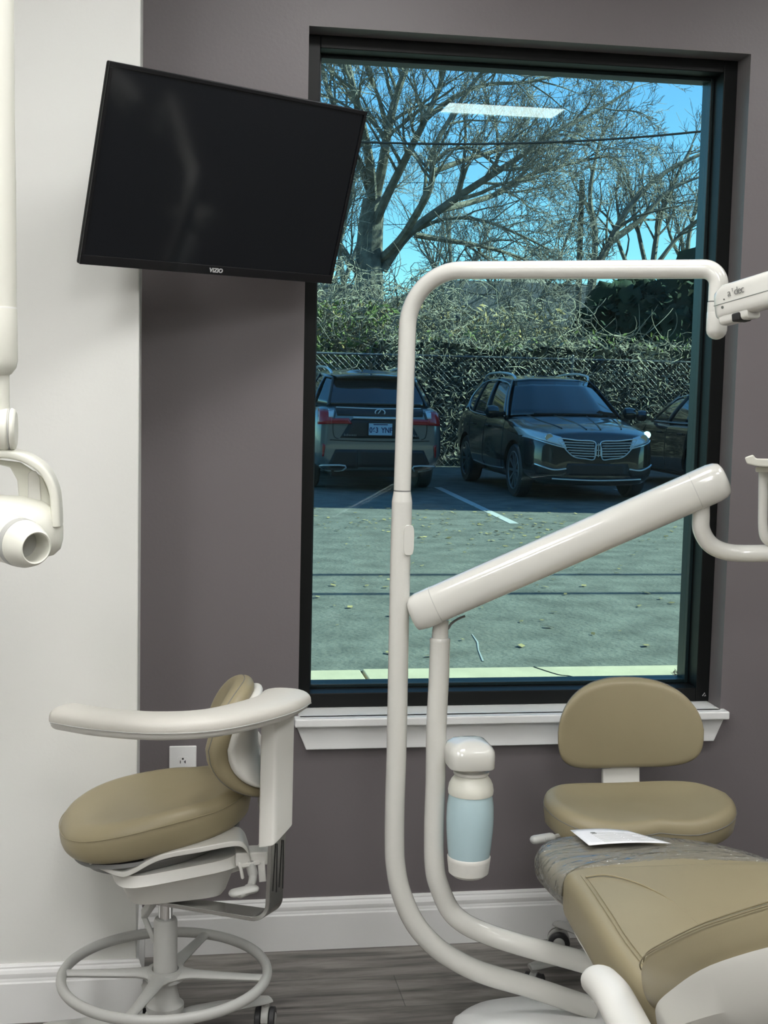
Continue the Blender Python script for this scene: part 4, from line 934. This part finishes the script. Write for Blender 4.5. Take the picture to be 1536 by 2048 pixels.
g = MB(); wc = [R_.M @ R_.surf(0, t, .06, -1, .014) for t in (1, .5, 0)]+[R_.M @ R_.surf(0, t, .06, 1, .014) for t in (.5, 1)]; g.tube(wc, .012, 6); g.build('wiper', 'car_trim', R_.root)

# dark grey SUV seen from behind: local +x is distance back, so the rear is near us
st = [(.0, .32, .62, .60, .03), (.08, .25, .86, .78, .04), (.35, .22, .98, .88, .05), (1.0, .22, 1.06, .93, .05), (1.5, .22, 1.12, .945, .03), (2.5, .22, 1.14, .945, .01), (3.5, .23, 1.17, .945, .01), (4.3, .26, 1.20, .94, .01), (4.62, .28, 1.19, .925, .01), (4.82, .30, 1.14, .875, .01), (4.89, .34, 1.02, .79, .0), (4.90, .42, .90, .70, .0)]
cab = dict(belt=[(1.35, 0, 1.15), (1.42, .5, 1.14), (1.65, .78, 1.10), (2.65, .88, 1.11), (3.55, .89, 1.14), (4.3, .84, 1.22), (4.66, .70, 1.20), (4.72, 0, 1.20)],
           roof=[(2.1, 0, 1.62), (2.14, .42, 1.615), (2.3, .62, 1.60), (2.95, .67, 1.65), (3.6, .67, 1.64), (4.05, .65, 1.61), (4.25, .58, 1.585), (4.30, 0, 1.59)],
           side=(2, 3, 4), wf=(0, 1), sw=((2,), (3,), (4,)), rw=(5, 6), pillars=((2, .08), (3, .06), (4, .05), (6, .05)), pm={3: 'car_trim', 4: 'car_trim', 6: 'car_trim'}, rc=.85, diag=(6,))
LX = Car('grey_suv', Matrix.Translation((2.85, 18.55+4.90, 0)) @ Matrix.Rotation(math.radians(-90+1.0), 4, 'Z'), 4.9, 'dark grey SUV seen from behind with red tail lights and a licence plate', 'paint_silver', st, cab, (.95, 3.80), .375, 10)
R_ = LX
# local y>0 here is world +x
R_.patch('hatch_panel', [(-.62, 1.17), (.62, 1.17), (.60, 1.065), (-.60, 1.065)], 'rear', 'car_trim', off=.006)
hl = R_.patch('lower_hatch', [(-.40, 1.02), (.40, 1.02), (.56, .76), (-.56, .76)], 'rear', 'car_trim', off=.005, n=(10, 6))
R_.line('hatch_bar', [(-.66, 1.235), (0, 1.205), (.66, 1.235)], 'rear', 'chrome', r=.012, off=.014) if False else None
R_.line('chrome_strip', [(-.38, 1.04), (0, 1.035), (.38, 1.04)], 'rear', 'bright_trim', r=.014, off=.014)
R_.line('upper_strip', [(-.60, 1.175), (0, 1.165), (.60, 1.175)], 'rear', 'bright_trim', r=.008, off=.014)
for sg in (-1, 1):
    tl = R_.patch('tail_light', [(sg*.44, 1.03), (sg*.84, 1.02), (sg*.83, .95), (sg*.40, .955)], 'rear', 'red_lens', off=.014, n=(14, 4), th=.015)
    R_.patch('tail_light', [(sg*.66, 1.12), (sg*.84, 1.15), (sg*.86, .94), (sg*.68, .95)], 'rear', 'red_lens', off=.020, n=(8, 5), th=.015)
    R_.patch('reversing_light', [(sg*.64, 1.14), (sg*.72, 1.15), (sg*.72, 1.04), (sg*.66, 1.04)], 'rear', 'clear_lens', off=.026, n=(4, 4))
    R_.patch('reflector', [(sg*.76, .66), (sg*.80, .68), (sg*.80, .50), (sg*.78, .50)], 'rear', 'red_lens', off=.012, n=(3, 6))
    R_.line('exhaust_trim', [(sg*.48, .375), (sg*.78, .375), (sg*.80, .34), (sg*.70, .285), (sg*.54, .285)], 'rear', 'bright_trim', r=.012, off=.02, closed=True, n=3)
    R_.patch('lower_bumper', [(sg*.30, .60), (sg*.62, .60), (sg*.74, .34), (sg*.30, .34)], 'rear', 'car_trim', off=.008)
    R_.line('hatch_gap', [(sg*.62, 1.12), (sg*.66, .92), (sg*.64, .78), (sg*.58, .745)], 'rear', 'car_trim', r=.006, off=.003)
    g = MB(); g.tube([V(p) for p in cr([R_.M @ V((x, sg*y, z)) for x, y, z in ((2.3, .58, 1.66), (2.5, .60, 1.72), (3.1, .63, 1.745), (3.8, .62, 1.725), (4.05, .60, 1.69), (4.15, .59, 1.65))], 6)], .020, 8, rounded=True); g.build('roof_rail', 'bright_trim', R_.root)
    g = MB(); g.lathe([(.01, -.07), (.10, -.05), (.125, .0), (.11, .05), (.02, .07)], axis='y', seg=20, M=R_.M @ Matrix.Translation((1.75, sg*1.05, 1.18)) @ Matrix.Diagonal((.7, 1.5, .75, 1))); g.bar(R_.M @ V((1.78, sg*.86, 1.12)), R_.M @ V((1.75, sg*1.0, 1.15)), .06, .05); g.build('mirror', 'paint_silver', R_.root)
R_.patch('bumper_centre', [(-.30, .60), (.30, .60), (.30, .36), (-.30, .36)], 'rear', 'car_trim', off=.008)
R_.line('bumper_line', [(-.70, .73), (0, .715), (.70, .73)], 'rear', 'car_trim', r=.006, off=.003)
g = MB(); rs = []
for x, hw, z in ((4.18, .60, 1.655), (4.40, .58, 1.640), (4.46, .55, 1.625), (4.44, .55, 1.605), (4.2, .58, 1.60)): rs.append([R_.M @ V((x-.05*abs(t)**3, hw*t, z-.03*t*t)) for t in [k/10-1 for k in range(21)]])
g.v = [p for r in rs for p in r]; g.f = [[j*21+i, j*21+i+1, ((j+1) % 5)*21+i+1, ((j+1) % 5)*21+i] for j in range(5) for i in range(20)]; g.build('spoiler', 'paint_silver', R_.root)
g = MB(); g.rings([[R_.M @ V((x, y, z)) for x, z in ((3.85, 1.70), (4.02, 1.80), (4.06, 1.80), (4.05, 1.70))] for y in (-.015, .015)]); g.build('antenna_fin', 'paint_black', R_.root)
em = R_.drape(0, 1.115, 'rear', .014); g = MB(); g.tube([em+V((.068*math.cos(a), 0, .046*math.sin(a))) for a in [2*PI*k/28 for k in range(28)]], .008, 8, closed=True)
g.bar(em+V((.01, 0, .035)), em+V((-.038, 0, -.03)), .012, .012, (0, 1, 0)); g.bar(em+V((-.038, 0, -.03)), em+V((.055, 0, -.022)), .012, .012, (0, 1, 0)); g.build('emblem', 'bright_trim', R_.root)
pc_ = R_.drape(0, .885, 'rear', .03); Mp = frameM(pc_, (1, .0, 0), (0, 0, 1)); g = MB(); g.box((-.165, -.083, -.012), (.165, .083, 0), Mp); PL = g.build('licence_plate', 'plate_blue', R_.root, smooth=False, bevel=.003, label='pale blue licence plate')
g = MB(); 
for a, b in (((-.172, -.09), (.172, -.083)), ((-.172, .083), (.172, .09)), ((-.172, -.083), (-.165, .083)), ((.165, -.083), (.172, .083))): g.box((a[0], a[1], -.012), (b[0], b[1], .003), Mp)
g.build('plate_frame', 'car_trim', PL, smooth=False)
text('lettering', '063', .105, Mp @ Matrix.Translation((-.092, -.015, .001)), 'ink_blue', PL, bold=.0025, sx=.8)
text('lettering', 'YNF', .105, Mp @ Matrix.Translation((.088, -.015, .001)), 'ink_blue', PL, bold=.0025, sx=.8)
g = MB(); g.box((-.10, .058, 0), (.10, .072, .002), Mp); g.build('plate_band', 'ink_blue', PL, smooth=False)
for k, (a, b, z, w_) in enumerate(((-.50, -.34, .80, 8), (.42, .52, .80, 5))):
    g = MB()
    for i in range(w_):
        q = R_.drape(a+(b-a)*i/(w_-1), z, 'rear', .012); hgt = .018+(.008 if i in (0, 2) else 0); g.box((q.x-.006, q.y-.002, q.z-.014), (q.x+.006, q.y+.002, q.z+hgt-.010))
    g.build('badge_letters', 'galvanised', R_.root, smooth=False)

# dark sedan at the right, nose away from us
st = [(.0, .32, .58, .58, .03), (.10, .25, .72, .78, .05), (.4, .22, .84, .87, .06), (1.0, .21, .94, .90, .05), (1.45, .21, 1.0, .91, .03), (2.5, .21, 1.02, .91, .01), (3.5, .22, 1.03, .91, .01), (4.1, .25, 1.05, .89, .02), (4.6, .32, 1.04, .82, .02), (4.78, .40, .95, .68, .0)]
cab = dict(belt=[(1.35, 0, 1.03), (1.42, .48, 1.02), (1.70, .76, 1.0), (2.6, .84, 1.01), (3.45, .84, 1.02), (3.95, .76, 1.05), (4.25, .6, 1.06), (4.3, 0, 1.06)],
           roof=[(2.15, 0, 1.435), (2.2, .38, 1.43), (2.36, .55, 1.41), (2.9, .60, 1.45), (3.35, .59, 1.43), (3.62, .55, 1.40), (3.75, .48, 1.38), (3.78, 0, 1.38)],
           side=(2, 3, 4), wf=(0, 1), sw=((2,), (3,), (4,)), rw=(5, 6), pillars=((2, .07), (3, .06), (4, .06), (5, .10)), pm={3: 'car_trim', 4: 'car_trim'}, rc=.7)
SD = Car('navy_sedan', Matrix.Translation((8.42, 22.4, 0)) @ Matrix.Rotation(math.radians(-90), 4, 'Z'), 4.78, 'dark navy sedan partly behind the right window frame, beside the black SUV', 'paint_navy', st, cab, (.92, 3.75), .34, 10)
R_ = SD
for sg in (-1, 1):
    f_ = 'side+' if sg > 0 else 'side-'
    g = MB(); q = [R_.M @ R_.surf(k, t, v, sg, .012) for k, t, v in [(2, .04, .02), (3, 0, .01), (4, 0, .01), (4, .9, .05), (4, .75, .85), (4, 0, .94), (3, 0, .95), (2, .25, .93), (2, .04, .80), (2, .04, .02)]]
    g.tube([V(p) for p in cr(q, 5)], .009, 6); g.build('window_trim', 'bright_trim', R_.root)
    g = MB(); g.lathe([(.01, -.07), (.10, -.05), (.125, .0), (.11, .05), (.02, .07)], axis='y', seg=20, M=R_.M @ Matrix.Translation((1.85, sg*1.00, 1.09)) @ Matrix.Diagonal((.7, 1.3, .7, 1))); g.bar(R_.M @ V((1.9, sg*.8, 1.03)), R_.M @ V((1.85, sg*.96, 1.06)), .05, .045); g.build('mirror', 'paint_navy', R_.root)
    R_.line('door_line', [(1.70, .95), (1.62, .7), (1.66, .4), (1.85, .31), (2.6, .31), (2.66, .6), (2.64, .95)], f_, 'car_trim', r=.005, off=.001)
    R_.line('door_line', [(2.66, .31), (3.3, .32), (3.44, .56), (3.5, .96)], f_, 'car_trim', r=.005, off=.001)
    for x in (2.42, 3.28): R_.line('door_handle', [(x-.1, .86), (x+.1, .865)], f_, 'car_trim', r=.014, off=.02, n=2)
    R_.patch('tail_light', [(sg*.45, .93), (sg*.74, .95), (sg*.76, .80), (sg*.50, .80)], 'rear', 'red_lens', off=.01)
    R_.patch('headlight', [(sg*.45, .70), (sg*.76, .76), (sg*.78, .66), (sg*.45, .60)], 'front', 'clear_lens', off=.01)

# ------------------------------------------------------------------ fence, vines, trees
FYY = 24.6
FN = thing('chain_link_fence', (5, FYY, 0), 'chain-link fence with metal rails running behind the parked cars', 'fence')
xs = [-1.5+3.0*k for k in range(7)]
for x in xs:
    m = MB(); m.tube([(x, FYY, -.1), (x, FYY, 2.08)], .035, 10, rounded=True); m.build('fence_post', 'galvanised', FN)
m = MB(); m.tube([(-1.5, FYY, 2.02), (16.5, FYY, 2.02)], .024, 8); m.build('top_rail', 'galvanised', FN)
m = MB(); Hf = 2.0; s_ = .11
x = -1.5
while x < 16.5:
    m.tube([(x, FYY-.02, 0), (min(16.5, x+Hf), FYY-.02, Hf)], .0025, 3); m.tube([(x, FYY-.03, Hf), (min(16.5, x+Hf), FYY-.03, 0)], .0025, 3); x += s_
tag(m.build('fence_mesh', 'galvanised', FN, smooth=False), kind='stuff')
def curls(name, n, box, mt, ln=(.15, .5), r_=.006, seed=1, label=None, cat=None, dens=None, kind='stuff', parent=None, droop=.3):
    rn = random.Random(seed); m = MB(); (x0, x1), (y0, y1), (z0, z1) = box; k = 0
    while k < n:
        p = V((rn.uniform(x0, x1), rn.uniform(y0, y1), rn.uniform(z0, z1)))
        if dens and rn.random() > dens(p): k += .2; continue
        k += 1; d = V((rn.gauss(0, 1), rn.gauss(0, .6), rn.gauss(0, .8))).normalized(); L_ = rn.uniform(*ln); pts = [p]; nseg = 5
        ax = V((rn.gauss(0, 1), rn.gauss(0, 1), rn.gauss(0, 1))).normalized(); q = Matrix.Rotation(rn.uniform(.2, .9)*(1 if rn.random() < .5 else -1), 3, ax)
        for i in range(nseg): p = p+d*L_/nseg; pts.append(p.copy()); d = (q @ d); d.z -= droop*.1; d.normalize()
        m.tube(pts, [r_, r_*1.1, r_, r_*.9, r_*.7, r_*.4], 3)
    o = m.build(name, mt, parent, smooth=False)
    if label: tag(o, label, cat, kind=kind)
    return o
def leaves(name, n, box, mt, size=(.03, .08), seed=1, label=None, cat=None, dens=None, parent=None):
    rn = random.Random(seed); m = MB(); (x0, x1), (y0, y1), (z0, z1) = box; k = 0
    while k < n:
        p = V((rn.uniform(x0, x1), rn.uniform(y0, y1), rn.uniform(z0, z1)))
        if dens and rn.random() > dens(p): k += .2; continue
        k += 1; u = V((rn.gauss(0, 1), rn.gauss(0, 1), rn.gauss(0, 1))).normalized(); v = u.orthogonal().normalized(); s = rn.uniform(*size); w_ = u.cross(v)*s*.12
        m.add([p-u*s, p-v*s*.45+w_, p+u*s, p+v*s*.45+w_], [(0, 1, 2, 3)])
    o = m.build(name, mt, parent, smooth=False)
    if label: tag(o, label, cat, kind='stuff')
    return o
def blob(name, c, r3, mt, seed=0, amp=.25, fr=1.2, parent=None, n=(26, 16)):
    m = MB(); rs = []
    for j in range(1, n[1]):
        th = PI*j/n[1]; ring = []
        for i in range(n[0]):
            ph = 2*PI*i/n[0]; d = V((math.sin(th)*math.cos(ph), math.sin(th)*math.sin(ph), math.cos(th))); k = 1+amp*noise.noise(d*fr*2+V((seed*7, 0, 0)))+amp*.5*noise.noise(d*fr*6+V((seed*3, 1, 0)))
            ring.append(V((c[0]+d.x*r3[0]*k, c[1]+d.y*r3[1]*k, c[2]+d.z*r3[2]*k)))
        rs.append(ring)
    m.rings(rs); return m.build(name, mt, parent, smooth=True, angle=180)
# vine hedge on and behind the fence: dense at the right (x>7), thinner at the left
def htop(x): return 2.35+.18*noise.noise(V((x*.9, 3, 0)))+.10*noise.noise(V((x*3, 1, 0)))
HG = thing('vine_hedge', (11, FYY+.6, 0), 'dense hedge of dry tangled vines covering the fence behind the parked cars', 'hedge', kind='stuff')
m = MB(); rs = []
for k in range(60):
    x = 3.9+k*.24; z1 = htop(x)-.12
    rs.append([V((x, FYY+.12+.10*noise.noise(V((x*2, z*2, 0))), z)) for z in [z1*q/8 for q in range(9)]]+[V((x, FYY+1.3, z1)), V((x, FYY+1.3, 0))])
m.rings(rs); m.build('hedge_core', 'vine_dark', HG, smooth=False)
curls('vine_stems', 9500, ((3.9, 18), (FYY-.22, FYY+.5), (.0, 2.55)), 'vine', (.16, .42), .0062, 5, parent=HG, dens=lambda p: 1 if p.z < htop(p.x)+.05 else 0)
curls('vine_runners', 260, ((3.9, 18), (FYY-.1, FYY+.9), (2.1, 2.6)), 'vine', (.5, 1.1), .008, 6, parent=HG, droop=-.2)
leaves('dry_leaves', 5200, ((3.9, 18), (FYY-.25, FYY+.4), (.1, 2.5)), 'vine', (.03, .075), 7, parent=HG, dens=lambda p: 1 if p.z < htop(p.x) else 0)
leaves('yellow_leaves', 420, ((3.9, 18), (FYY-.1, FYY+1.), (2.1, 2.55)), 'leaf_green', (.04, .09), 8, parent=HG)
# scrub at the left behind the fence
SB = thing('brown_scrub', (2.5, FYY+2, 0), 'tangled leafless brown scrub rising behind the dark grey SUV', 'scrub', kind='stuff')
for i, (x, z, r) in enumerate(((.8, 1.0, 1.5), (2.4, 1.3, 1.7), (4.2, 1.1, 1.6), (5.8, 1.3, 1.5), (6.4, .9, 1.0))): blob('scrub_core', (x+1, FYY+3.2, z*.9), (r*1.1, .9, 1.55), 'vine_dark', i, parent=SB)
def sdens(p):
    top = 3.4+.8*noise.noise(V((p.x*.6, 5, 0)))-.38*max(0, p.x-4.6); return max(0, min(1, (top+.6-p.z)/1.2))*(.45+.9*noise.noise(V((p.x*1.3, p.y, p.z*1.3)))+.4)
curls('scrub_stems', 9000, ((-.5, 8.2), (FYY+.3, FYY+2.6), (.2, 4.4)), 'vine', (.25, .8), .0085, 11, parent=SB, dens=sdens)
curls('scrub_stems', 2600, ((-.5, 8.2), (FYY+.3, FYY+2.6), (.2, 4.6)), 'bark', (.4, 1.3), .010, 12, parent=SB, dens=sdens)
leaves('green_leaves', 900, ((2.0, 4.2), (FYY+.2, FYY+1.2), (1.0, 3.0)), 'leaf_green', (.05, .11), 13, parent=SB)
leaves('dry_leaves', 1800, ((-.5, 7.6), (FYY+.4, FYY+1.6), (.6, 3.0)), 'leaf_dry', (.04, .09), 14, parent=SB)

# ---- bare trees
class Tree:
    def __init__(s, seed): s.rn = random.Random(seed); s.big = MB(); s.small = MB(); s.count = 0
    def limb(s, pts, r0, r1, lvl, mb=None):
        n = len(pts); (mb or (s.big if lvl < 2 else s.small)).tube(pts, [r0+(r1-r0)*i/(n-1) for i in range(n)], 8 if lvl == 0 else 5 if lvl == 1 else 3)
    def sprout(s, pts, r0, r1, lvl, num, ln, maxl, updrift=.25, spread=.9):
        rn = s.rn; n = len(pts)
        for k in range(num):
            f = rn.uniform(.22, 1)**.8; i = min(n-2, int(f*(n-1))); p = pts[i].lerp(pts[i+1], f*(n-1)-i) if f < 1 else pts[-1]
            d0 = (pts[i+1]-pts[i]).normalized(); side = V((rn.gauss(0, 1), rn.gauss(0, .7), rn.gauss(0, 1))); side = (side-d0*side.dot(d0)).normalized()
            d = (d0+side*rn.uniform(.5, spread+.3)).normalized(); L_ = ln*rn.uniform(.55, 1.15)*(1.15-.5*f); rr = (r0+(r1-r0)*f)*rn.uniform(.4, .62)
            rr = max(rr, .0065); seg = 6 if lvl < 3 else 4; q = [p]; dd = d.copy(); c = p.copy()
            for j in range(seg):
                dd = (dd+V((rn.gauss(0, .16), rn.gauss(0, .12), rn.gauss(0, .16)+updrift*.12))).normalized(); c = c+dd*L_/seg; q.append(c.copy())
            s.limb(q, rr, max(.004, rr*.35), lvl); s.count += 1
            if lvl < maxl: s.sprout(q, rr, rr*.35, lvl+1, max(3, int(num*(.72 if lvl < 2 else .85))), L_*.55, maxl, updrift, spread)
def smooth(pts, n=5): return [V(p) for p in cr(pts, n)]
def ppath(pts, Y): return smooth([P(x, y, Y+(d[0] if d else 0)) for x, y, *d in pts])
BT = thing('bare_tree', tuple(PZ(735, 830, 0)*0+V((4.2, 31, 0))), 'huge bare spreading tree filling the left of the window view', 'tree')
T1 = Tree(21); Y1 = 30.5
tr = ppath([(742, 800), (740, 690), (738, 600), (738, 520), (742, 450), (748, 400)], Y1); T1.limb(tr, .40, .25, 0)
limbs = [([(748, 410), (725, 340), (700, 290), (672, 220), (650, 160), (636, 90)], .10, .035), ([(745, 420), (740, 330), (722, 240), (705, 170), (690, 100), (684, 40)], .12, .04),
 ([(748, 405), (765, 330), (778, 250), (800, 170), (828, 100), (850, 40)], .13, .04), ([(745, 460), (775, 390), (815, 310), (850, 240), (880, 170), (900, 90)], .11, .035),
 ([(760, 520), (800, 480), (832, 430), (862, 370), (868, 300), (905, 230), (960, 150), (1010, 110)], .10, .03), ([(765, 540), (815, 470), (900, 405), (960, 365), (1030, 320), (1100, 270), (1180, 230), (1260, 180)], .12, .025),
 ([(880, 420), (940, 405), (1000, 385), (1060, 350), (1130, 330), (1220, 310)], .08, .025), ([(862, 345), (930, 320), (1000, 300), (1080, 285), (1180, 290)], .07, .02),
 ([(830, 470), (890, 480), (950, 490), (1010, 505), (1060, 525), (1110, 560)], .07, .02), ([(865, 330), (900, 300), (950, 300), (1010, 340), (1060, 330)], .05, .02),
 ([(735, 560), (690, 510), (660, 450), (640, 400), (610, 350)], .12, .04), ([(738, 600), (700, 590), (660, 560), (630, 540), (600, 500)], .09, .03),
 ([(800, 480), (880, 440), (960, 440), (1040, 470), (1100, 500)], .05, .02), ([(745, 640), (800, 600), (850, 590), (900, 610), (960, 640)], .08, .03), ([(850, 240), (900, 200), (970, 170), (1050, 165), (1130, 150), (1200, 160)], .06, .02)]
rn = random.Random(4)
for pts, a, b in limbs:
    off = rn.uniform(-2.5, 1.5); pp = [(x, y, off*min(1, i/3)) for i, (x, y) in enumerate(pts)]
    pp = ppath(pp, Y1); T1.limb(pp, a, b, 0); T1.sprout(pp, a, b, 1, 15, 2.3, 3, .3)
T1.big.build('trunk', 'bark', BT); tag(T1.small.build('twigs', 'twig', BT, smooth=False), kind='stuff')
def small_tree(label, base, paths, Y, seed, r0, ln=1.8, num=11, maxl=3, group=None):
    t = thing('bare_tree', (base[0], Y, 0), label, 'tree', group); T = Tree(seed)
    for i, pts in enumerate(paths):
        pp = ppath(pts, Y); rr = r0*(1 if i == 0 else .62); T.limb(pp, rr, rr*.25, 0); T.sprout(pp, rr, rr*.25, 1, num, ln, maxl, .6)
    T.big.build('trunk', 'bark', t); tag(T.small.build('twigs', 'twig', t, smooth=False), kind='stuff')
small_tree('slender bare tree behind the utility pole, forking low', (9.5, 0), [[(1178, 800), (1180, 640), (1185, 560), (1222, 480), (1262, 410), (1330, 345), (1420, 300)], [(1186, 560), (1190, 470), (1180, 390), (1195, 300), (1215, 240)], [(1225, 480), (1280, 440), (1340, 380), (1410, 350)]], 33, 31, .15)
small_tree('thin bare tree at the right side of the window view', (14, 0), [[(1300, 800), (1302, 640), (1305, 540), (1320, 440), (1350, 360), (1385, 290)], [(1303, 580), (1280, 480), (1262, 390), (1250, 330)], [(1306, 540), (1360, 470), (1420, 420)], [(1304, 620), (1250, 520), (1225, 450), (1200, 420)]], 34, 33, .12)
small_tree('thin bare tree standing at the far right edge of the pane', (15, 0), [[(1385, 800), (1385, 600), (1375, 500), (1390, 420), (1410, 330)], [(1384, 560), (1340, 470), (1330, 400)]], 35, 35, .11)
small_tree('thin leaning bare tree between the big tree and the utility pole', (7, 0), [[(1010, 800), (1030, 690), (1080, 600), (1110, 540), (1150, 430)], [(1045, 650), (1000, 590), (960, 540), (930, 500)], [(1090, 590), (1140, 560), (1180, 520)]], 32, 37, .09)
small_tree('pale bare tree far behind the left of the big tree', (3, 0), [[(690, 800), (690, 600), (675, 480), (670, 400)], [(690, 560), (720, 480), (760, 400), (800, 370)], [(690, 600), (640, 500), (630, 430)]], 40, 39, .12, ln=2.4)
small_tree('pale bare tree far behind the middle of the window view', (10, 0), [[(900, 800), (905, 620), (900, 500), (890, 420)], [(905, 600), (950, 520), (980, 450)], [(905, 620), (860, 520), (830, 440)]], 42, 41, .12, ln=2.6)
# evergreens
def evergreen(x, y, h, r, seed, label):
    t = thing('evergreen_tree', (x, y, 0), label, 'tree'); blob('foliage_core', (x, y, h*.48), (r*.85, r*.85, h*.5), 'evergreen', seed, amp=.35, parent=t)
    m = MB(); rn = random.Random(seed)
    for k in range(3800):
        th = rn.uniform(0, 2*PI); z = rn.uniform(.02, 1)**1.0; q = r*(math.sin(PI*min(1, .12+z*.88))**.6)*rn.uniform(.75, 1.12); p = V((x+q*math.cos(th), y+q*math.sin(th), z*h)); u = V((math.cos(th)+rn.gauss(0, .5), math.sin(th)+rn.gauss(0, .5), rn.gauss(.2, .5))).normalized(); v = u.orthogonal().normalized(); s = rn.uniform(.08, .2)
        m.add([p-u*s, p-v*s*.5, p+u*s, p+v*s*.5], [(0, 1, 2, 3)])
    m.build('foliage', 'evergreen', t, smooth=False)
evergreen(13.4, 31, 4.9, 2.8, 3, 'dark evergreen above the vine hedge at the right edge of the pane')
evergreen(11.0, 31.5, 4.1, 1.6, 4, 'narrow dark evergreen right of the utility pole')
evergreen(17.2, 31, 5.0, 2.4, 5, 'dark evergreen mostly behind the right window frame')
# utility pole and wires
UPl = thing('utility_pole', (9.6, 33.5, 0), 'tall wooden utility pole with wires behind the vine hedge', 'utility pole')
q0, q1 = P(1154, 700, 33.5), P(1164, 360, 33.5); m = MB(); m.tube([(q0.x, 33.5, 0), (q1.x, 33.5, q1.z)], [.10, .065], 12); m.build('pole', 'pole_wood', UPl)
m = MB(); m.bar((q1.x+.05, 33.35, q1.z-.3), (q1.x+.05, 33.35, q1.z-.6), .12, .12); m.build('insulator_box', 'galvanised', UPl)
def wire(name, a, b, r, label, Y0, Y1_=None, sag=.15, grp=None):
    A, B = P(*a, Y0), P(*b, Y1_ or Y0); pts = [A.lerp(B, k/16)-V((0, 0, sag*4*(k/16)*(1-k/16))) for k in range(17)]; d = (B-A); pts = [A-d*1.2]+pts+[B+d*1.2]
    m = MB(); m.tube(pts, r, 6); return tag(m.build(name, 'cable', smooth=True), label, 'wire', grp)
wire('overhead_wire', (640, 280), (1410, 262), .022, 'thickest overhead wire, crossing the sky highest in the pane', 26, 26)
wire('overhead_wire', (640, 322), (1410, 300), .008, 'thin overhead wire just beneath the thickest one', 33)
wire('overhead_wire', (640, 452), (1410, 398), .008, 'thin overhead wire lower in the sky, level with the pole top', 33.4)
wire('overhead_wire', (640, 360), (1410, 345), .006, 'faint overhead wire halfway up the sky', 33.4)
for i, (y, z, lb) in enumerate(((9.75, 5.6, 'service cable above the parking lot, out of frame, farther of two'), (8.85, 5.2, 'service cable above the parking lot, out of frame, nearer of two'))):
    m = MB(); m.tube([(-14, y+.3, z+.3), (0, y+.05, z), (8, y-.05, z-.1), (24, y-.2, z+.4)], .05, 8); tag(m.build('service_cable', 'cable'), lb, 'wire')
# distant houses and ground cover
def house(x, y, w_, d, h, rh, wall, label):
    t = thing('house', (x, y, 0), label, 'building')
    m = MB(); m.box((x-w_/2, y-d/2, 0), (x+w_/2, y+d/2, h)); m.build('wall', wall, t, smooth=False)
    m = MB(); m.rings([[V((xx, y-d/2-.4, h)), V((xx, y+d/2+.4, h)), V((xx, y, h+rh))] for xx in (x-w_/2-.3, x+w_/2+.3)]); m.build('roof', 'roofing', t, smooth=False)
    for k in range(3):
        m = MB(); cxx = x-w_/2+w_*(k+.5)/3; m.box((cxx-.5, y-d/2-.03, h*.35), (cxx+.5, y-d/2-.005, h*.8)); m.build('window', 'car_glass', t, smooth=False)
house(2.4, 44, 8, 7, 3.0, 1.6, 'brick', 'low brick house behind the scrub at the left')
house(12.8, 46, 6.5, 7, 3.3, 1.7, 'siding', 'low house with dark roof behind the leaning bare tree')
house(22, 48, 7, 7, 3.2, 1.8, 'brick', 'brick house far behind the evergreens at the right')
# unseen building added out of frame to cast shade over the parked cars
NB = thing('added_shade_building', (19, 20, 0), 'unseen tall brick building added at the far right to shade the parked cars', 'building')
m = MB(); m.box((12.6, 14.85, 0), (26, 22.4, 9.2)); m.build('wall', 'brick', NB, smooth=False)
m = MB(); m.box((12.5, 14.75, 9.2), (26.1, 22.5, 9.5)); m.build('roof', 'roofing', NB, smooth=False)
# far tree line closing the horizon
for i, (x, y, h, r) in enumerate(((-14, 58, 7, 6), (.5, 62, 6, 6.5), (15, 60, 6.5, 6.5), (30, 60, 7, 6.5), (45, 58, 8, 6.5))):
    t = thing('distant_thicket', (x, y, 0), ['brownish thicket far away at the left end of the horizon', 'brownish thicket far away behind the big bare tree', 'brownish thicket far away behind the utility pole', 'brownish thicket far away behind the evergreens', 'brownish thicket far away, out of frame at the right end'][i], 'thicket')
    blob('thicket_mass', (x, y, h*.35), (r, 2, h*.55), 'twig', i+9, amp=.4, fr=2, parent=t)
# ------------------------------------------------------------------ light
w = bpy.data.worlds.new('sky'); SC.world = w; w.use_nodes = True; nt = w.node_tree; bg = nt.nodes['Background']
sk = nt.nodes.new('ShaderNodeTexSky'); sk.sky_type = 'NISHITA'; sk.sun_disc = False; sk.sun_elevation = math.radians(36); sk.sun_rotation = math.radians(98); sk.air_density = 1.0; sk.dust_density = 0; sk.ozone_density = 6.0
nt.links.new(sk.outputs[0], bg.inputs[0]); bg.inputs[1].default_value = .29
sd_ = bpy.data.lights.new('sun', 'SUN'); sd_.energy = 16.0; sd_.angle = math.radians(.6); sd_.color = (1, .80, .68)
so = bpy.data.objects.new('sun', sd_); COL.objects.link(so)
to_sun = V((math.cos(math.radians(36))*math.cos(math.radians(-8)), math.cos(math.radians(36))*math.sin(math.radians(-8)), math.sin(math.radians(36))))
so.rotation_euler = to_sun.to_track_quat('Z', 'Y').to_euler()
SC.view_settings.view_transform = 'Standard'; SC.view_settings.look = 'None'; SC.view_settings.exposure = 0.0; SC.view_settings.gamma = 1; SC.view_settings.use_curve_mapping = False
SC.cycles.use_denoising = True; SC.cycles.max_bounces = 10; SC.cycles.transparent_max_bounces = 12; SC.cycles.diffuse_bounces = 5; SC.cycles.glossy_bounces = 5
SC.cycles.sample_clamp_indirect = 6
